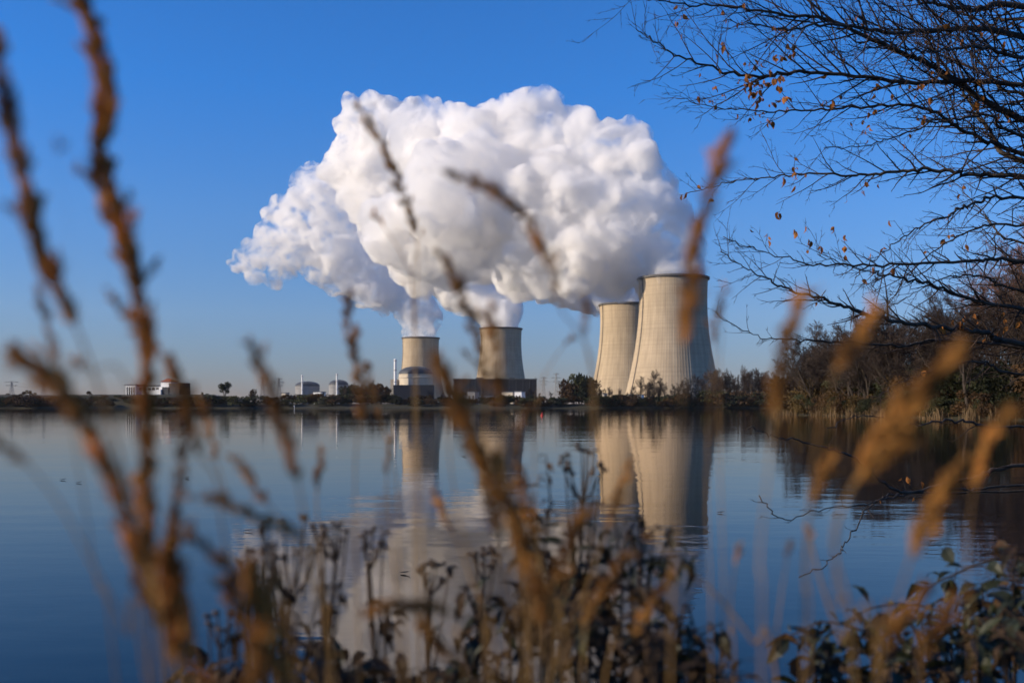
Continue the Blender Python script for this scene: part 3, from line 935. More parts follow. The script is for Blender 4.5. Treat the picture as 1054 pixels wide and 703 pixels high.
def bough(path, r0, dens=18, maxlen=.9, d0=6.35, d1=5.6, joint=None, down=0.0):
    jy = joint if joint is not None else path[0][1] + 70
    n = len(path)
    w = [trunk_at(jy)]
    for i, (x, y) in enumerate(path): w.append(P(x, y, d0 + (d1 - d0) * (i + 1) / n))
    pts = [Vector(p) for p in spline([tuple(p) for p in w], 8 * len(w))]
    pts = [p + Vector(rng.normal(0, .006, 3)) for p in pts]
    r0 *= .74
    k = len(pts); rad = [max(r0 * (1 - .93 * (i / (k - 1)) ** .7), .0024) for i in range(k)]
    limb.tube(pts, rad, 7)
    tips.append((pts[-1], (pts[-1] - pts[-2]).normalized()))
    twigs_on(pts, rad, 0, dens, rng, maxlen, down)


bough([(1054, 122), (996, 92), (953, 64), (919, 51), (859, 23), (808, 15), (748, 8), (690, 3), (640, -4)], .036, d1=5.4)
bough([(1054, 166), (1025, 145), (1000, 107), (975, 70), (940, 20), (915, -20)], .030, d1=6.6)
bough([(1054, 183), (1004, 181), (961, 175), (919, 177), (876, 181), (833, 179), (790, 183), (748, 188), (706, 199)], .026, d1=6.2, joint=215, maxlen=.6)
bough([(1054, 160), (996, 137), (957, 113), (910, 109), (842, 113), (790, 115), (740, 111), (697, 100)], .024, d1=5.8, maxlen=.6)
bough([(1054, 88), (944, 85), (833, 75), (769, 78), (705, 60), (675, 43), (655, 30)], .027, d1=5.2, joint=130)
bough([(1054, 38), (983, 30), (919, 34), (859, 26), (800, 30), (745, 22)], .034, d1=4.8, joint=90)
bough([(1054, 8), (1000, 10), (950, 2), (900, -6)], .040, d1=5.5, joint=60)
bough([(1054, 60), (1010, 48), (960, 52), (900, 48), (850, 55)], .022, d1=4.2, joint=120)
bough([(1054, 205), (1004, 209), (974, 222), (936, 239), (905, 262), (880, 285)], .018, d1=5.2, joint=230, maxlen=.45, down=.05)
bough([(1054, 269), (1004, 269), (919, 273), (859, 273), (800, 263), (744, 245)], .022, d1=5.0, joint=300, maxlen=.5)
bough([(1054, 355), (1011, 342), (955, 336), (900, 326), (858, 311), (814, 299), (780, 283), (745, 262)], .032, d1=4.6, joint=380, maxlen=.5)
bough([(1054, 318), (999, 308), (955, 292), (921, 285), (885, 278), (840, 262)], .024, d1=5.2, joint=350, maxlen=.5)
bough([(1000, 352), (930, 356), (870, 352), (820, 350), (780, 346), (735, 322)], .018, d1=5.2, joint=390, maxlen=.35)
bough([(1054, 232), (1000, 238), (960, 260), (930, 290), (905, 330)], .015, d1=5.8, joint=260, maxlen=.4, down=.06)
bough([(1054, 479), (996, 493), (928, 506), (881, 473), (841, 459), (802, 450), (770, 440)], .022, d1=4.4, joint=470, dens=3, maxlen=.3)
bough([(1054, 500), (980, 505), (924, 510), (892, 520), (852, 522), (809, 536), (782, 512)], .014, d1=4.3, joint=490, dens=7, maxlen=.25)
bough([(1010, 506), (924, 508), (897, 522), (870, 558), (859, 574), (825, 594)], .013, d1=4.2, joint=492, dens=4, maxlen=.22)
bough([(1040, 440), (985, 432), (940, 437), (890, 428), (850, 440)], .016, d1=5.0, joint=440, dens=5, maxlen=.3, down=.03)


bough([(1054, 98), (1015, 72), (985, 40), (950, 18), (905, 8)], .020, d1=6.8, joint=150)
bough([(1054, 140), (1020, 120), (975, 124), (930, 138), (890, 150), (850, 152)], .018, d1=5.0, joint=180, maxlen=.6, down=.03)
bough([(1054, 250), (1020, 228), (985, 190), (960, 165)], .016, d1=6.9, joint=290, maxlen=.6)
bough([(1054, 300), (1015, 285), (980, 285), (945, 300), (915, 318)], .016, d1=5.6, joint=330, maxlen=.5, down=.04)
bough([(1054, 385), (1010, 372), (970, 378), (930, 392), (900, 410)], .016, d1=5.2, joint=400, maxlen=.45, down=.04)
bough([(1054, 22), (1020, 25), (985, 12), (960, -8)], .022, d1=6.8, joint=80)


def to_px(p): return (CX + F * p.x / p.y, HY - F * (p.z - CAMZ) / p.y)


tp = np.array([to_px(p) for p, _ in tips])
want = []
for x, y, n in ((803, 36, 5), (805, 55, 5), (780, 75, 6), (778, 92, 5), (795, 88, 6), (760, 88, 2), (735, 62, 2), (727, 98, 2), (737, 95, 1), (790, 112, 5), (795, 125, 3), (846, 88, 2), (822, 184, 4), (898, 112, 4), (900, 205, 2), (882, 135, 2),
                (781, 230, 2), (813, 232, 2), (832, 238, 1), (845, 252, 2), (870, 255, 2), (900, 250, 2), (950, 78, 3), (1015, 100, 3), (1040, 110, 3), (1040, 55, 2), (1030, 328, 3), (993, 327, 4), (713, 205, 3), (1000, 30, 2), (945, 130, 2), (990, 240, 2), (860, 210, 1), (940, 490, 2), (700, 20, 2), (760, 15, 2), (985, 205, 2)):
    for _ in range(n * 2):
        q = np.array([x, y]) + rng.normal(0, 9, 2); want.append(int(np.argmin(((tp - q) ** 2).sum(1))))
want += want[::2]
want += list(rng.integers(0, len(tips), 110))
for i in want:
    p, d = tips[i]
    dn = Vector((rng.normal(0, .5), rng.normal(0, .5), -1)).normalized(); L = rng.uniform(.022, .046)
    leaf_mesh(lvs, p + Vector(rng.normal(0, .006, 3)), dn, Vector(rng.normal(size=3)), L, L * rng.uniform(.45, .75), rng.uniform(.1, .6))
for mb in (limb, twig, lvs): mb.v = [(x - TB.x, y - TB.y, z - TB.z) for x, y, z in mb.v]
limb.build('trunk', M['near_bark'], near_tree, smooth=True)
twig.build('twigs', M['near_twig'], near_tree, smooth=True)
lvs.build('leaves', M['dry_leaf'], near_tree)

# ------------------------------------------------------------------ dry grass on the near bank
M['straw'] = mat('straw_stem', (0.16, 0.085, 0.026), 0.7, scale=25, col2=(0.36, 0.21, 0.065), trans=0.25, objvar=0.2)
M['seed'] = mat('seed_head', (0.12, 0.046, 0.012), 0.75, scale=40, col2=(0.66, 0.34, 0.085), trans=0.5, objvar=0.25, detail=2)
GRP = 'dry grass stalks on the near bank'


def stalk(path, d, head, hw, label, d1=None, sw=3.2, dens=1.0, blade=False, knots=9):
    """Dry grass: path from tip to base in pixels at distance d, head = part of the path that carries seeds, hw = head width in pixels."""
    d1 = d if d1 is None else d1
    n = len(path)
    w = [P(x, y, d + (d1 - d) * i / (n - 1)) for i, (x, y) in enumerate(path)]
    last = w[-1]
    gz_ = H(last.x, last.y)
    ext = []
    if last.z - gz_ > .05 and path[-1][1] > 560:
        dr = (w[-1] - w[-2]).normalized(); dr = (dr * .35 + Vector((0, .12, -1))).normalized()
        k = (last.z - gz_ + .03) / -dr.z
        ext = [last + dr * k * .5 + Vector((0, 0, 0)), last + dr * k]
    pts = [Vector(p) for p in spline([tuple(p) for p in w + ext], 14 * (n + len(ext)))]
    base = pts[-1].copy()
    npath = int(len(pts) * (n - 1) / (n + len(ext) - 1)) if ext else len(pts)
    root = empty('dry_grass_stalk', tuple(base)); tag(root, label, 'dry grass', GRP)
    px = d / F
    m = MB(); k = len(pts); m.tube([p - base for p in pts], [sw * px * .36 * (.45 + .55 * i / (k - 1)) for i in range(k)], 6); m.build('stem', M['straw'], root, smooth=True)
    i0, i1 = int(head[0] * npath), max(int(head[1] * npath), int(head[0] * npath) + 2)
    seg = pts[i0:min(i1, len(pts))]
    L = sum((seg[i + 1] - seg[i]).length for i in range(len(seg) - 1))
    hw *= 1.0; cnt = int(L / px * 1.15 * dens * (hw / 14))
    m = MB(); ph = rng.uniform(0, 6)
    for _ in range(cnt):
        t = rng.uniform(); f = t * (len(seg) - 1); i = min(int(f), len(seg) - 2)
        p = seg[i].lerp(seg[i + 1], f - i); tg = (seg[i] - seg[i + 1]).normalized()
        prof = (.16 + .84 * abs(math.sin(t * knots + ph + .8 * math.sin(t * 23 + ph)))) * min(1, t * 6 + .25) * min(1, (1 - t) * 4 + .3)
        u = Vector(rng.normal(size=3)); u = (u - tg * u.dot(tg)).normalized()
        dr = (tg + u * rng.uniform(.12, .9) * (1.5 if rng.uniform() < .15 else 1)).normalized(); sl = rng.uniform(6, 15) * px * (hw / 16) ** .5; sw_ = sl * rng.uniform(.10, .24)
        q = p + u * (hw * px * .5 * prof * rng.uniform(.05, .8)) - base
        a = dr.orthogonal().normalized(); b = dr.cross(a)
        mid = q + dr * sl * .4
        m.add([q, mid + a * sw_, mid + b * sw_, mid - a * sw_, mid - b * sw_, q + dr * sl], [(0, 2, 1), (0, 3, 2), (0, 4, 3), (0, 1, 4), (5, 1, 2), (5, 2, 3), (5, 3, 4), (5, 4, 1)])
    for _ in range(int(L / px / 26)):
        i = int(rng.integers(0, len(seg) - 1)); tg = (seg[i] - seg[i + 1]).normalized()
        u = Vector(rng.normal(size=3)); u = (u - tg * u.dot(tg)).normalized(); dr0 = (tg + u * rng.uniform(.35, .8)).normalized()
        ln = hw * px * rng.uniform(.6, 1.9)
        for q_ in range(int(9 * hw / 14) + 2):
            q = seg[i] + dr0 * ln * rng.uniform(.1, 1) + Vector(rng.normal(0, hw * px * .07, 3)) - base
            dr = (dr0 + Vector(rng.normal(0, .25, 3))).normalized(); sl = rng.uniform(6, 13) * px * (hw / 16) ** .5; sw_ = sl * rng.uniform(.12, .22)
            a = dr.orthogonal().normalized(); b = dr.cross(a); mid = q + dr * sl * .4
            m.add([q, mid + a * sw_, mid + b * sw_, mid - a * sw_, mid - b * sw_, q + dr * sl], [(0, 2, 1), (0, 3, 2), (0, 4, 3), (0, 1, 4), (5, 1, 2), (5, 2, 3), (5, 3, 4), (5, 4, 1)])
    m.build('seed_head', M['seed'], root)
    if blade:
        m = MB(); i = int(len(pts) * .72); p = pts[i] - base; sd_ = 1 if rng.uniform() < .5 else -1
        prev = None; wv = 6 * px
        for t in np.linspace(0, 1, 9):
            q = p + Vector((sd_ * (60 * t), 0, 90 * t - 80 * t * t)) * px; ww = wv * (1 - t) ** .7 + .0002
            cur = (q + Vector((0, ww * .5, ww * .2)), q - Vector((0, ww * .5, ww * .2)))
            if prev: m.add([prev[0], prev[1], cur[1], cur[0]], [(0, 1, 2, 3)])
            prev = cur
        m.build('blade', M['straw'], root)
    return root


stalk([(-4, 35), (12, 130), (30, 210), (46, 270), (75, 330), (92, 372), (115, 440), (140, 530), (160, 620), (176, 703)], .52, (0, .46), 24, 'thick blurred seed stalk leaning in at the top left edge', sw=6)
stalk([(82, -10), (100, 50), (108, 110), (101, 165), (122, 230), (140, 290), (150, 370), (150, 450), (152, 540), (165, 640), (186, 703)], .58, (0, .92), 24, 'tallest seed stalk, running from the top edge down the left side', sw=7, dens=1.15, knots=15)
stalk([(112, 300), (126, 318), (140, 345), (150, 380), (150, 430), (160, 560), (190, 703)], .6, (0, .3), 10, 'short side sprig beside the tallest stalk at the left', sw=4)
stalk([(140, 335), (165, 362), (181, 390), (196, 430), (206, 470), (222, 492), (232, 560), (262, 703)], .62, (0, .58), 13, 'curved seed stalk arching right from the tallest stalk', sw=4)
stalk([(12, 360), (60, 400), (95, 450), (125, 520), (150, 600), (172, 690)], .50, (0, .8), 24, 'blurred head leaning left, low on the left side before the white lakeside building', sw=6)
stalk([(-10, 448), (30, 480), (62, 520), (95, 580), (130, 650), (152, 703)], .5, (0, .2), 12, 'thin stalk slanting up to the left edge above the dark water', sw=5)
stalk([(195, 400), (187, 470), (180, 540), (186, 610), (205, 703)], .62, (0, .62), 14, 'upright pale head between the tallest stalk and the curved one', sw=4)
stalk([(262, 365), (282, 410), (300, 470), (312, 525), (318, 600), (322, 703)], .62, (0, .5), 17, 'blurred head in front of the distant domes', sw=4.5)
stalk([(218, 512), (260, 530), (300, 546), (322, 575), (335, 640), (340, 703)], .6, (0, .5), 15, 'low stalk bending left across the dark water', sw=4)
stalk([(196, 552), (230, 580), (265, 615), (290, 650), (305, 703)], .56, (0, .75), 16, 'lowest slanting head at the lower left', sw=4.5)
stalk([(356, 308), (362, 350), (370, 390), (372, 432), (366, 470), (366, 560), (370, 703)], .85, (0, .52), 14, 'upright head left of the domed reactor', sw=2.6)
stalk([(376, 375), (385, 410), (397, 450), (408, 500), (412, 600), (420, 703)], .95, (0, .32), 8, 'thin dark stalk bending beside the domed reactor', sw=2.6)
stalk([(369, 110), (393, 148), (408, 185), (424, 228), (430, 260), (428, 320), (426, 420), (426, 520), (428, 620), (432, 703)], 1.0, (0, .40), 11, 'slender stalk whose tip stands high before the left of the steam cloud', sw=2.2, dens=1.3)
stalk([(386, 222), (402, 243), (416, 268), (425, 300), (428, 420), (432, 703)], 1.0, (0, .14), 8, 'side sprig low on the slender stalk before the cloud', sw=2)
stalk([(434, 238), (428, 262), (424, 290), (430, 420), (440, 703)], 1.05, (0, .1), 8, 'short tuft just right of the slender stalk', sw=2)
stalk([(463, 178), (500, 192), (530, 213), (555, 245), (570, 285), (578, 320), (598, 345), (610, 385), (606, 470), (585, 600), (570, 703)], .72, (0, .46), 15, 'arching stalk that bends over to the left before the middle of the cloud', sw=3.2)
stalk([(606, 318), (602, 345), (606, 372), (612, 400), (610, 520), (600, 703)], .74, (0, .22), 12, 'short head below the arching stalk, left of the big towers', sw=3)
stalk([(461, 270), (474, 298), (486, 330), (494, 362), (500, 405), (500, 470), (510, 560), (524, 703)], .8, (0, .58), 15, 'knotted seed head between the two smaller cooling towers', sw=3)
stalk([(505, 322), (508, 355), (513, 395), (518, 440), (520, 520), (540, 620), (548, 703)], .7, (0, .45), 15, 'upright head in front of the tower behind the dark hall', sw=3.4)
stalk([(450, 370), (470, 415), (492, 460), (512, 505), (540, 555), (562, 610), (575, 703)], .6, (0, .75), 22, 'broad golden head slanting down to the bottom centre', sw=4.5, dens=1.2)
stalk([(590, 345), (570, 370), (556, 400), (550, 470), (556, 600), (560, 703)], .9, (0, .1), 7, 'faint thin stalk behind the arching one', sw=2.4)
stalk([(752, 138), (737, 180), (722, 225), (712, 265), (708, 310), (704, 355), (702, 420), (694, 560), (690, 703)], .60, (0, .64), 18, 'orange head crossing the rim of the largest cooling tower', sw=4, dens=1.2)
stalk([(747, 296), (738, 330), (735, 370), (730, 420), (728, 520), (732, 703)], .8, (0, .35), 10, 'dark narrow head on the shaded right side of the largest tower', sw=2.6)
stalk([(735, 322), (741, 300), (744, 330), (740, 420), (745, 703)], .75, (0, .1), 9, 'small tuft right of the largest tower', sw=2.4)
stalk([(826, 303), (812, 345), (801, 390), (796, 440), (789, 500), (782, 580), (784, 703)], .55, (0, .48), 18, 'blurred head just left of the wooded right shore', sw=4)
stalk([(905, 320), (880, 350), (858, 385), (846, 430), (835, 500), (830, 600), (832, 703)], .58, (0, .34), 17, 'leaning brown head before the left end of the right shore wood', sw=4)
stalk([(988, 362), (955, 395), (925, 428), (898, 462), (872, 512), (858, 560), (880, 640), (905, 703)], .54, (0, .5), 26, 'broad golden head slanting across the right shore reeds', sw=4.5, dens=1.2)
stalk([(934, 448), (905, 475), (880, 500), (862, 545), (862, 620), (880, 703)], .56, (0, .4), 20, 'golden head leaning right, lower of two over the reeds reflection', sw=4.5)
stalk([(994, 476), (972, 505), (950, 540), (932, 590), (918, 640), (905, 703)], .56, (0, .55), 20, 'golden head before the dark blue water at the lower right', sw=4.5, dens=1.1)
stalk([(955, 605), (938, 625), (918, 650), (905, 675), (900, 703)], .62, (0, .8), 16, 'short pale head at the bottom right, among the bramble leaves', sw=4)
stalk([(985, 615), (968, 640), (952, 670), (945, 703)], .6, (0, .85), 16, 'short brown head at the bottom right corner', sw=4)
stalk([(832, 545), (840, 580), (852, 620), (866, 660), (878, 703)], .8, (0, .1), 8, 'bent grey stem without a head at the lower right', sw=6)
stalk([(665, 550), (700, 580), (740, 615), (775, 660), (800, 703)], .8, (0, .08), 8, 'grey stem slanting across the dark blue water right of centre', sw=5)
for q, (x, y, lab) in enumerate(((128, 640, 'dense tuft of seed at the bottom left'), (215, 655, 'dense tuft of seed right of the bottom left one'))):
    stalk([(x + 45, y - 70), (x + 52, y - 20), (x + 58, y + 25), (x + 66, y + 75)], .52, (0, .95), 34, lab, sw=5, dens=1.1, blade=True)

for path, d, hd, hw, lab in (
        ([(512, 470), (524, 520), (538, 575), (552, 640), (560, 703)], .72, (0, .6), 17, 'golden head left of the tallest leafy shoot'),
        ([(484, 452), (500, 500), (516, 560), (530, 630), (540, 703)], .66, (0, .5), 16, 'golden head leaning over the smaller towers reflection'),
        ([(602, 528), (586, 562), (566, 615), (536, 703)], .7, (0, .7), 18, 'short golden head in the middle of the centre bush'),
        ([(548, 590), (560, 630), (574, 703)], .6, (0, .8), 22, 'stubby golden head at the bottom of the centre bush'),
        ([(640, 578), (618, 612), (590, 655), (566, 703)], .75, (0, .6), 15, 'brown head right of the stubby golden one'),
        ([(432, 640), (448, 660), (468, 680), (480, 703)], .7, (0, .7), 16, 'low brown head at the bottom left of the centre bush'),
        ([(536, 482), (545, 530), (560, 590), (588, 703)], .85, (0, .55), 13, 'brown head leaning left beside the tallest leafy shoot'),
        ([(378, 628), (420, 622), (470, 632), (500, 660), (512, 703)], .62, (0, .5), 17, 'blurred brown head lying level across the bottom left of centre'),
        ([(175, 545), (180, 590), (190, 640), (200, 703)], .6, (0, .75), 18, 'brown head at the foot of the tallest stalk, right side'),
        ([(140, 560), (146, 610), (155, 703)], .58, (0, .7), 18, 'brown head at the foot of the tallest stalk, left side'),
        ([(236, 600), (248, 640), (258, 703)], .6, (0, .7), 18, 'brown head right of the dense tufts at the lower left'),
        ([(78, 372), (88, 384), (112, 376), (126, 385), (140, 430), (150, 560), (165, 703)], .55, (0, .16), 14, 'bent tuft left of the tallest stalk at the height of the white building')):
    stalk(path, d, hd, hw, lab, sw=4, dens=1.1)

for path, d, hd, hw, lab in (
        ([(40, 300), (52, 350), (70, 420), (84, 500), (100, 600), (120, 703)], .6, (0, .4), 9, 'slim curving stalk between the two thick ones at the left'),
        ([(210, 420), (222, 470), (240, 530), (262, 600), (285, 703)], .75, (0, .3), 9, 'slim stalk with a fine head left of the distant domes'),
        ([(240, 470), (262, 500), (292, 540), (322, 600), (345, 703)], .7, (0, .4), 10, 'slim stalk bending left over the dark water'),
        ([(330, 460), (326, 510), (330, 580), (338, 703)], .9, (0, .35), 9, 'slim upright stalk beside the broadest withered cluster'),
        ([(402, 450), (398, 500), (404, 570), (412, 703)], .95, (0, .3), 8, 'slim upright stalk before the left tower reflection'),
        ([(446, 505), (462, 540), (482, 590), (505, 703)], .85, (0, .45), 10, 'slim head leaning left before the cloud reflection'),
        ([(475, 395), (462, 440), (470, 520), (490, 600), (500, 703)], .8, (0, .3), 9, 'slim stalk bowing out below the dark hall'),
        ([(538, 430), (530, 480), (534, 560), (545, 703)], .8, (0, .4), 10, 'slim golden head before the second tower reflection'),
        ([(648, 478), (630, 530), (606, 600), (580, 703)], .85, (0, .45), 10, 'slim brown head before the big towers reflection'),
        ([(690, 592), (668, 625), (645, 662), (622, 703)], .8, (0, .6), 12, 'short slim head at the right part of the centre bush'),
        ([(762, 560), (754, 600), (752, 650), (756, 703)], .85, (0, .2), 7, 'slim lone stalk in the gap right of the centre bush'),
        ([(812, 560), (806, 600), (800, 650), (798, 703)], .8, (0, .2), 8, 'slim lone stalk left of the brambles'),
        ([(1040, 420), (1015, 460), (1000, 520), (995, 600), (1000, 703)], .6, (0, .45), 14, 'golden head nearest to the right edge'),
        ([(855, 470), (838, 510), (828, 570), (826, 703)], .65, (0, .4), 13, 'golden head over the dark reflection of the right shore')):
    stalk(path, d, hd, hw, lab, sw=3.2, dens=1.2)

# one loose seed caught on a thread-thin awn beside the tallest stalk
stalk([(62, 150), (60, 172), (66, 215), (80, 300), (100, 420), (130, 560), (165, 703)], .45, (0, .09), 13, 'single blurred seed on a hair thin stem near the top left', sw=.7)

# ------------------------------------------------------------------ withered flower plants, leafy shoots and brambles
M['dead_stem'] = mat('dead_stem', (0.013, 0.008, 0.005), 0.85, scale=30, col2=(0.040, 0.022, 0.011), objvar=0.2)  # stem, flower and leaf colours darkened to stand in for shade low down
M['dead_flower'] = mat('dead_flower_head', (0.035, 0.022, 0.015), 0.95, scale=120, col2=(0.10, 0.066, 0.042), objvar=0.2)
M['dead_leaf'] = mat('withered_leaf', (0.022, 0.014, 0.009), 0.85, scale=22, col2=(0.075, 0.042, 0.018), trans=0.2, objvar=0.2)
M['green_leaf'] = mat('shade_toned_green_leaf', (0.009, 0.012, 0.005), 0.55, scale=16, col2=(0.030, 0.034, 0.010), trans=0.25, objvar=0.25, spec=.4)
M['mixed_leaf'] = mat('turning_leaf', (0.014, 0.010, 0.005), 0.65, scale=11, col2=(0.085, 0.042, 0.012), trans=0.3, objvar=0.25)


def plant_root(name, px, py, d, label, cat, grp):
    x = X(px, d); g_ = Vector((x, d, H(x, d) - .02))
    root = empty(name, tuple(g_)); tag(root, label, cat, grp)
    return root, g_


def lump(mb, c, r, seed):
    rg = np.random.default_rng(seed)
    b = []
    for i, (zz, rad) in enumerate(((-.8, .55), (-.3, .95), (.3, 1.0), (.75, .7))):
        for j in range(7):
            a = 2 * math.pi * (j + .5 * (i % 2)) / 7; k = rg.uniform(.75, 1.15)
            b.append(c + Vector((rad * k * math.cos(a), rad * k * math.sin(a), zz * .75)) * r)
    fs = [(i * 7 + j, i * 7 + (j + 1) % 7, (i + 1) * 7 + (j + 1) % 7, (i + 1) * 7 + j) for i in range(3) for j in range(7)]
    fs += [tuple(reversed(range(7))), tuple(range(21, 28))]
    mb.add(b, fs)


def umbel(px, py, rx, ry, d, n, label, basex=None, nleaf=10):
    d *= .95; nleaf *= 3
    root, g_ = plant_root('withered_flower_plant', basex or px, 703, d, label, 'withered plant', 'withered flower plants on the near bank')
    s_ = d / F
    j = P(px + rng.normal(0, 3), py + ry * 1.8, d)
    mid = g_.lerp(j, .55) + Vector((rng.normal(0, .03), 0, 0))
    pts = [Vector(p) - g_ for p in spline([tuple(g_), tuple(mid), tuple(j)], 14)]
    m = MB(); m.tube(pts, [.0042 * (1 - .4 * i / 13) for i in range(14)], 6)
    heads = []
    for k in range(n):
        a = 2 * math.pi * k / n + rng.uniform(-.3, .3); q = rng.uniform(.3, 1) ** .6
        e = P(px + rx * q * math.cos(a), py + ry * q * math.sin(a) * .8 - ry * .2, d + rng.normal(0, rx * s_ * .5)) - g_
        b0_ = pts[-1] if k % 3 else pts[-3]
        m.tube([b0_, b0_.lerp(e, .55) + Vector((0, 0, -.12 * (e - b0_).length)), e], [.0018, .0014, .0010], 4, cap=False)
        heads.append(e)
    m.build('stem', M['dead_stem'], root)
    for k, e in enumerate(heads):
        m = MB()
        for q in range(3): lump(m, e + Vector(rng.normal(0, 2.4 * s_, 3)), rng.uniform(2.2, 3.6) * s_ * (d / 1.6) ** .2, int(rng.integers(1e6)))
        o = m.build('flower_head', M['dead_flower'], root)
    m = MB()
    for k in range(nleaf):
        t = rng.uniform(.35, .95); p = pts[int(t * 13)]
        dn = Vector((rng.normal(), rng.normal(), -rng.uniform(.2, 1.6))).normalized(); L = rng.uniform(.02, .062)
        leaf_mesh(m, p + Vector(rng.normal(0, .012, 3)), dn, Vector(rng.normal(size=3)), L, L * rng.uniform(.3, .6), rng.uniform(.2, 1.2))
    m.build('withered_leaves', M['dead_leaf'], root)
    return root


umbel(300, 562, 46, 34, 1.25, 18, 'broadest withered flower head cluster, lower left of centre', nleaf=26)
umbel(268, 585, 24, 26, 1.35, 10, 'withered flower cluster at the left edge of the broadest cluster', nleaf=16)
umbel(338, 550, 20, 16, 1.3, 9, 'small withered cluster at the upper right of the broadest cluster', basex=330)
umbel(383, 560, 17, 15, 1.45, 9, 'narrow withered cluster standing alone before the cloud reflection', nleaf=14)
umbel(446, 590, 22, 12, 1.6, 10, 'flat withered cluster right of the lone narrow one')
umbel(500, 575, 15, 13, 1.7, 7, 'small withered cluster just left of the leafy bush')
umbel(228, 640, 18, 16, 1.3, 7, 'low withered cluster at the lower left beside the slanting stalks')
umbel(600, 480, 22, 22, 1.5, 10, 'high withered cluster on top of the leafy bush', basex=590, nleaf=16)
umbel(658, 545, 16, 18, 1.5, 7, 'withered cluster on the right part of the leafy bush', basex=650)


def shoot(path, d, nleaf, ls, label, cat='leafy plant', grp='leafy shoots on the near bank', lm='green_leaf', name='leafy_shoot', r=.003, t0=.25, arch=False):
    d *= .95; r *= .85
    root, g_ = plant_root(name, path[-1][0], 703, d, label, cat, grp)
    w = [P(x, y, d + rng.normal(0, .02)) for x, y in path]
    if arch: w[-1] = g_
    else: w = w + [g_]
    pts = [Vector(p) - g_ for p in spline([tuple(p) for p in w], 10 * len(w))]
    k = len(pts); m = MB(); m.tube(pts, [r * (.35 + .65 * i / (k - 1)) for i in range(k)], 6); m.build('stem', M['dead_stem'], root, smooth=True)
    m = MB(); s_ = d / F
    for j in range(nleaf):
        t = (j + rng.uniform(0, 1)) / nleaf * (1 - t0 * .3); i = min(int(t * (k - 1)), k - 2); p = pts[i]
        tg = (pts[i] - pts[i + 1]).normalized()
        u = Vector(rng.normal(size=3)); u = (u - tg * u.dot(tg)).normalized()
        dr = (tg * rng.uniform(-.1, .6) + u + Vector((0, 0, -rng.uniform(0, .7)))).normalized(); L = ls * s_ * rng.uniform(.3, 1.25)
        st = p + dr * L * .25
        m.tube([p, st], [.0007, .0006], 3, cap=False)
        leaf_mesh(m, st, dr, Vector((rng.normal(0, .5), rng.normal(0, .5), 1)), L, L * rng.uniform(.22, .62), rng.uniform(.05, 1.1) if lm != 'green_leaf' else rng.uniform(.05, .6))
    m.build('leaves', M[lm], root)
    return root


shoot([(562, 468), (566, 520), (560, 580), (568, 640)], 1.5, 34, 24, 'tallest leafy shoot in the bush at the bottom centre', lm='mixed_leaf')
shoot([(530, 520), (540, 570), (535, 630)], 1.4, 34, 24, 'leafy shoot at the left side of the centre bush', lm='mixed_leaf')
shoot([(590, 540), (588, 600), (596, 650)], 1.45, 38, 26, 'dark leafy shoot in the middle of the centre bush')
shoot([(632, 520), (636, 560), (648, 610), (652, 660)], 1.5, 30, 24, 'leafy shoot right of the middle of the centre bush')
shoot([(690, 545), (676, 590), (668, 640)], 1.55, 26, 26, 'leafy shoot leaning right at the right side of the centre bush')
shoot([(722, 570), (690, 572), (660, 582), (640, 620)], 1.45, 22, 26, 'leafy side shoot reaching right toward the dark water')
shoot([(744, 640), (720, 655), (700, 680)], 1.5, 20, 24, 'short leafy shoot at the right foot of the centre bush')
shoot([(612, 560), (618, 610), (622, 660)], 1.35, 34, 26, 'brown leafy shoot low in the centre bush', lm='mixed_leaf')
shoot([(480, 600), (490, 640), (498, 680)], 1.4, 24, 22, 'brown leafy shoot left of the centre bush', lm='dead_leaf')
shoot([(420, 620), (404, 650), (396, 690)], 1.45, 22, 22, 'withered leafy shoot below the lone narrow cluster', lm='dead_leaf')
shoot([(345, 600), (338, 640), (332, 690)], 1.3, 30, 22, 'withered leafy shoot below the broadest cluster', lm='dead_leaf')
shoot([(282, 600), (288, 650), (292, 690)], 1.3, 30, 24, 'withered dark shoot under the left part of the broadest cluster', lm='dead_leaf')
for k in range(52):
    cx_, sp_, top_ = ((300, 38, 655), (345, 20, 662), (410, 12, 684), (472, 22, 668), (545, 26, 610), (590, 26, 590), (628, 26, 610), (672, 24, 632), (610, 70, 650), (712, 18, 676), (225, 22, 680))[k % 11]
    px = cx_ + rng.normal(0, sp_); py = min(698, top_ + abs(rng.normal(0, 26)))
    shoot([(px + rng.normal(0, 26), py), (px + rng.normal(0, 12), py + 26), (px + rng.normal(0, 12), py + 70)], rng.uniform(1.1, 1.7), 32, 27, 'low leafy sprout along the bottom edge below the flower clusters', grp='low sprouts along the bottom edge', lm=('dead_leaf', 'mixed_leaf', 'green_leaf', 'dead_leaf')[int(rng.integers(4))])

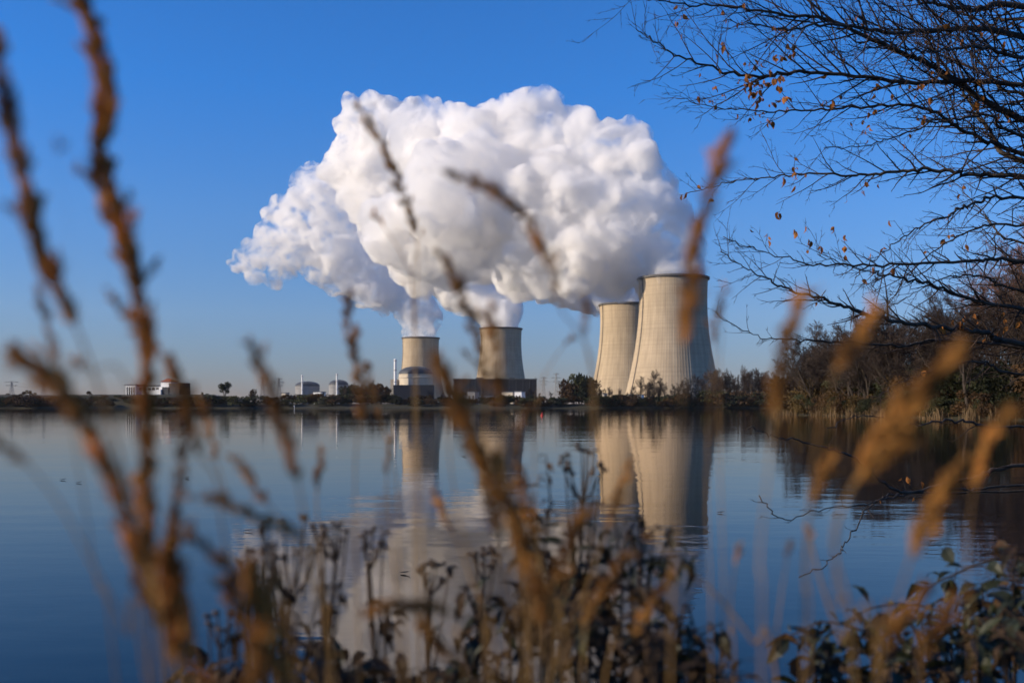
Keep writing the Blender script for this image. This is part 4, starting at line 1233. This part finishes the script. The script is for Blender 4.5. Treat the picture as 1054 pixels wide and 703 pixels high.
BG = 'bramble canes on the near bank at the right'
shoot([(938, 640), (956, 606), (985, 590), (1012, 579), (1056, 570), (1110, 600), (1150, 690)], 2.2, 22, 26, 'bramble cane arching highest above the lower right corner', 'bramble', BG, name='bramble_cane', r=.005)
shoot([(868, 640), (900, 625), (940, 622), (990, 640), (1040, 690)], 2.0, 30, 28, 'bramble cane with dark leaves reaching left over the water', 'bramble', BG, name='bramble_cane', r=.004)
shoot([(812, 655), (850, 640), (900, 655), (950, 690)], 1.9, 26, 30, 'lowest bramble cane tip, farthest left of the brambles', 'bramble', BG, name='bramble_cane', r=.004)
shoot([(1010, 600), (1016, 640), (1024, 690)], 2.1, 34, 30, 'upright leafy cane at the lower right with larger leaves', 'bramble', BG, name='bramble_cane', r=.004)
shoot([(1046, 560), (1042, 620), (1040, 690)], 2.1, 40, 30, 'upright leafy cane at the right edge', 'bramble', BG, name='bramble_cane', r=.004, lm='mixed_leaf')
shoot([(985, 585), (975, 640), (980, 690)], 2.3, 26, 26, 'thin leafy cane left of the larger leaved one', 'bramble', BG, name='bramble_cane', r=.004)
for k in range(34):
    px = 824 + 250 * (k + rng.uniform(0, .9)) / 34; py = rng.uniform(628, 690) - max(0, (px - 960) * .42) + (22 if px < 900 else 0)
    shoot([(px + rng.normal(0, 26), py), (px + rng.normal(0, 12), py + 30), (px + rng.normal(0, 14), py + 80)], rng.uniform(1.5, 2.3), 28, 28, 'low bramble sprout filling the lower right corner', 'bramble', 'low bramble sprouts of the lower right corner', name='bramble_sprout', lm=('green_leaf', 'green_leaf', 'mixed_leaf', 'dead_leaf')[k % 4], r=.003)

# ------------------------------------------------------------------ bits floating on the lake
M['float'] = mat('wet_leaf', (0.012, 0.010, 0.007), 0.5, scale=20)
for px, py in ((65, 494), (82, 497), (194, 492), (255, 547), (417, 590), (443, 655), (742, 528), (478, 470)):
    d = CAMZ * F / (py - HY)
    m = MB(); L = .10 + .0035 * d
    leaf_mesh(m, Vector((-L / 2, 0, .012)), Vector((1, rng.normal(0, .3), .02)), Vector((0, 0, 1)), L, L * .5, -.15)
    o = m.build('floating_leaf', M['float']); o.location = (X(px, d), d, 0); tag(o, 'dark leaf floating on the open lake', 'leaf', 'leaves floating on the lake')
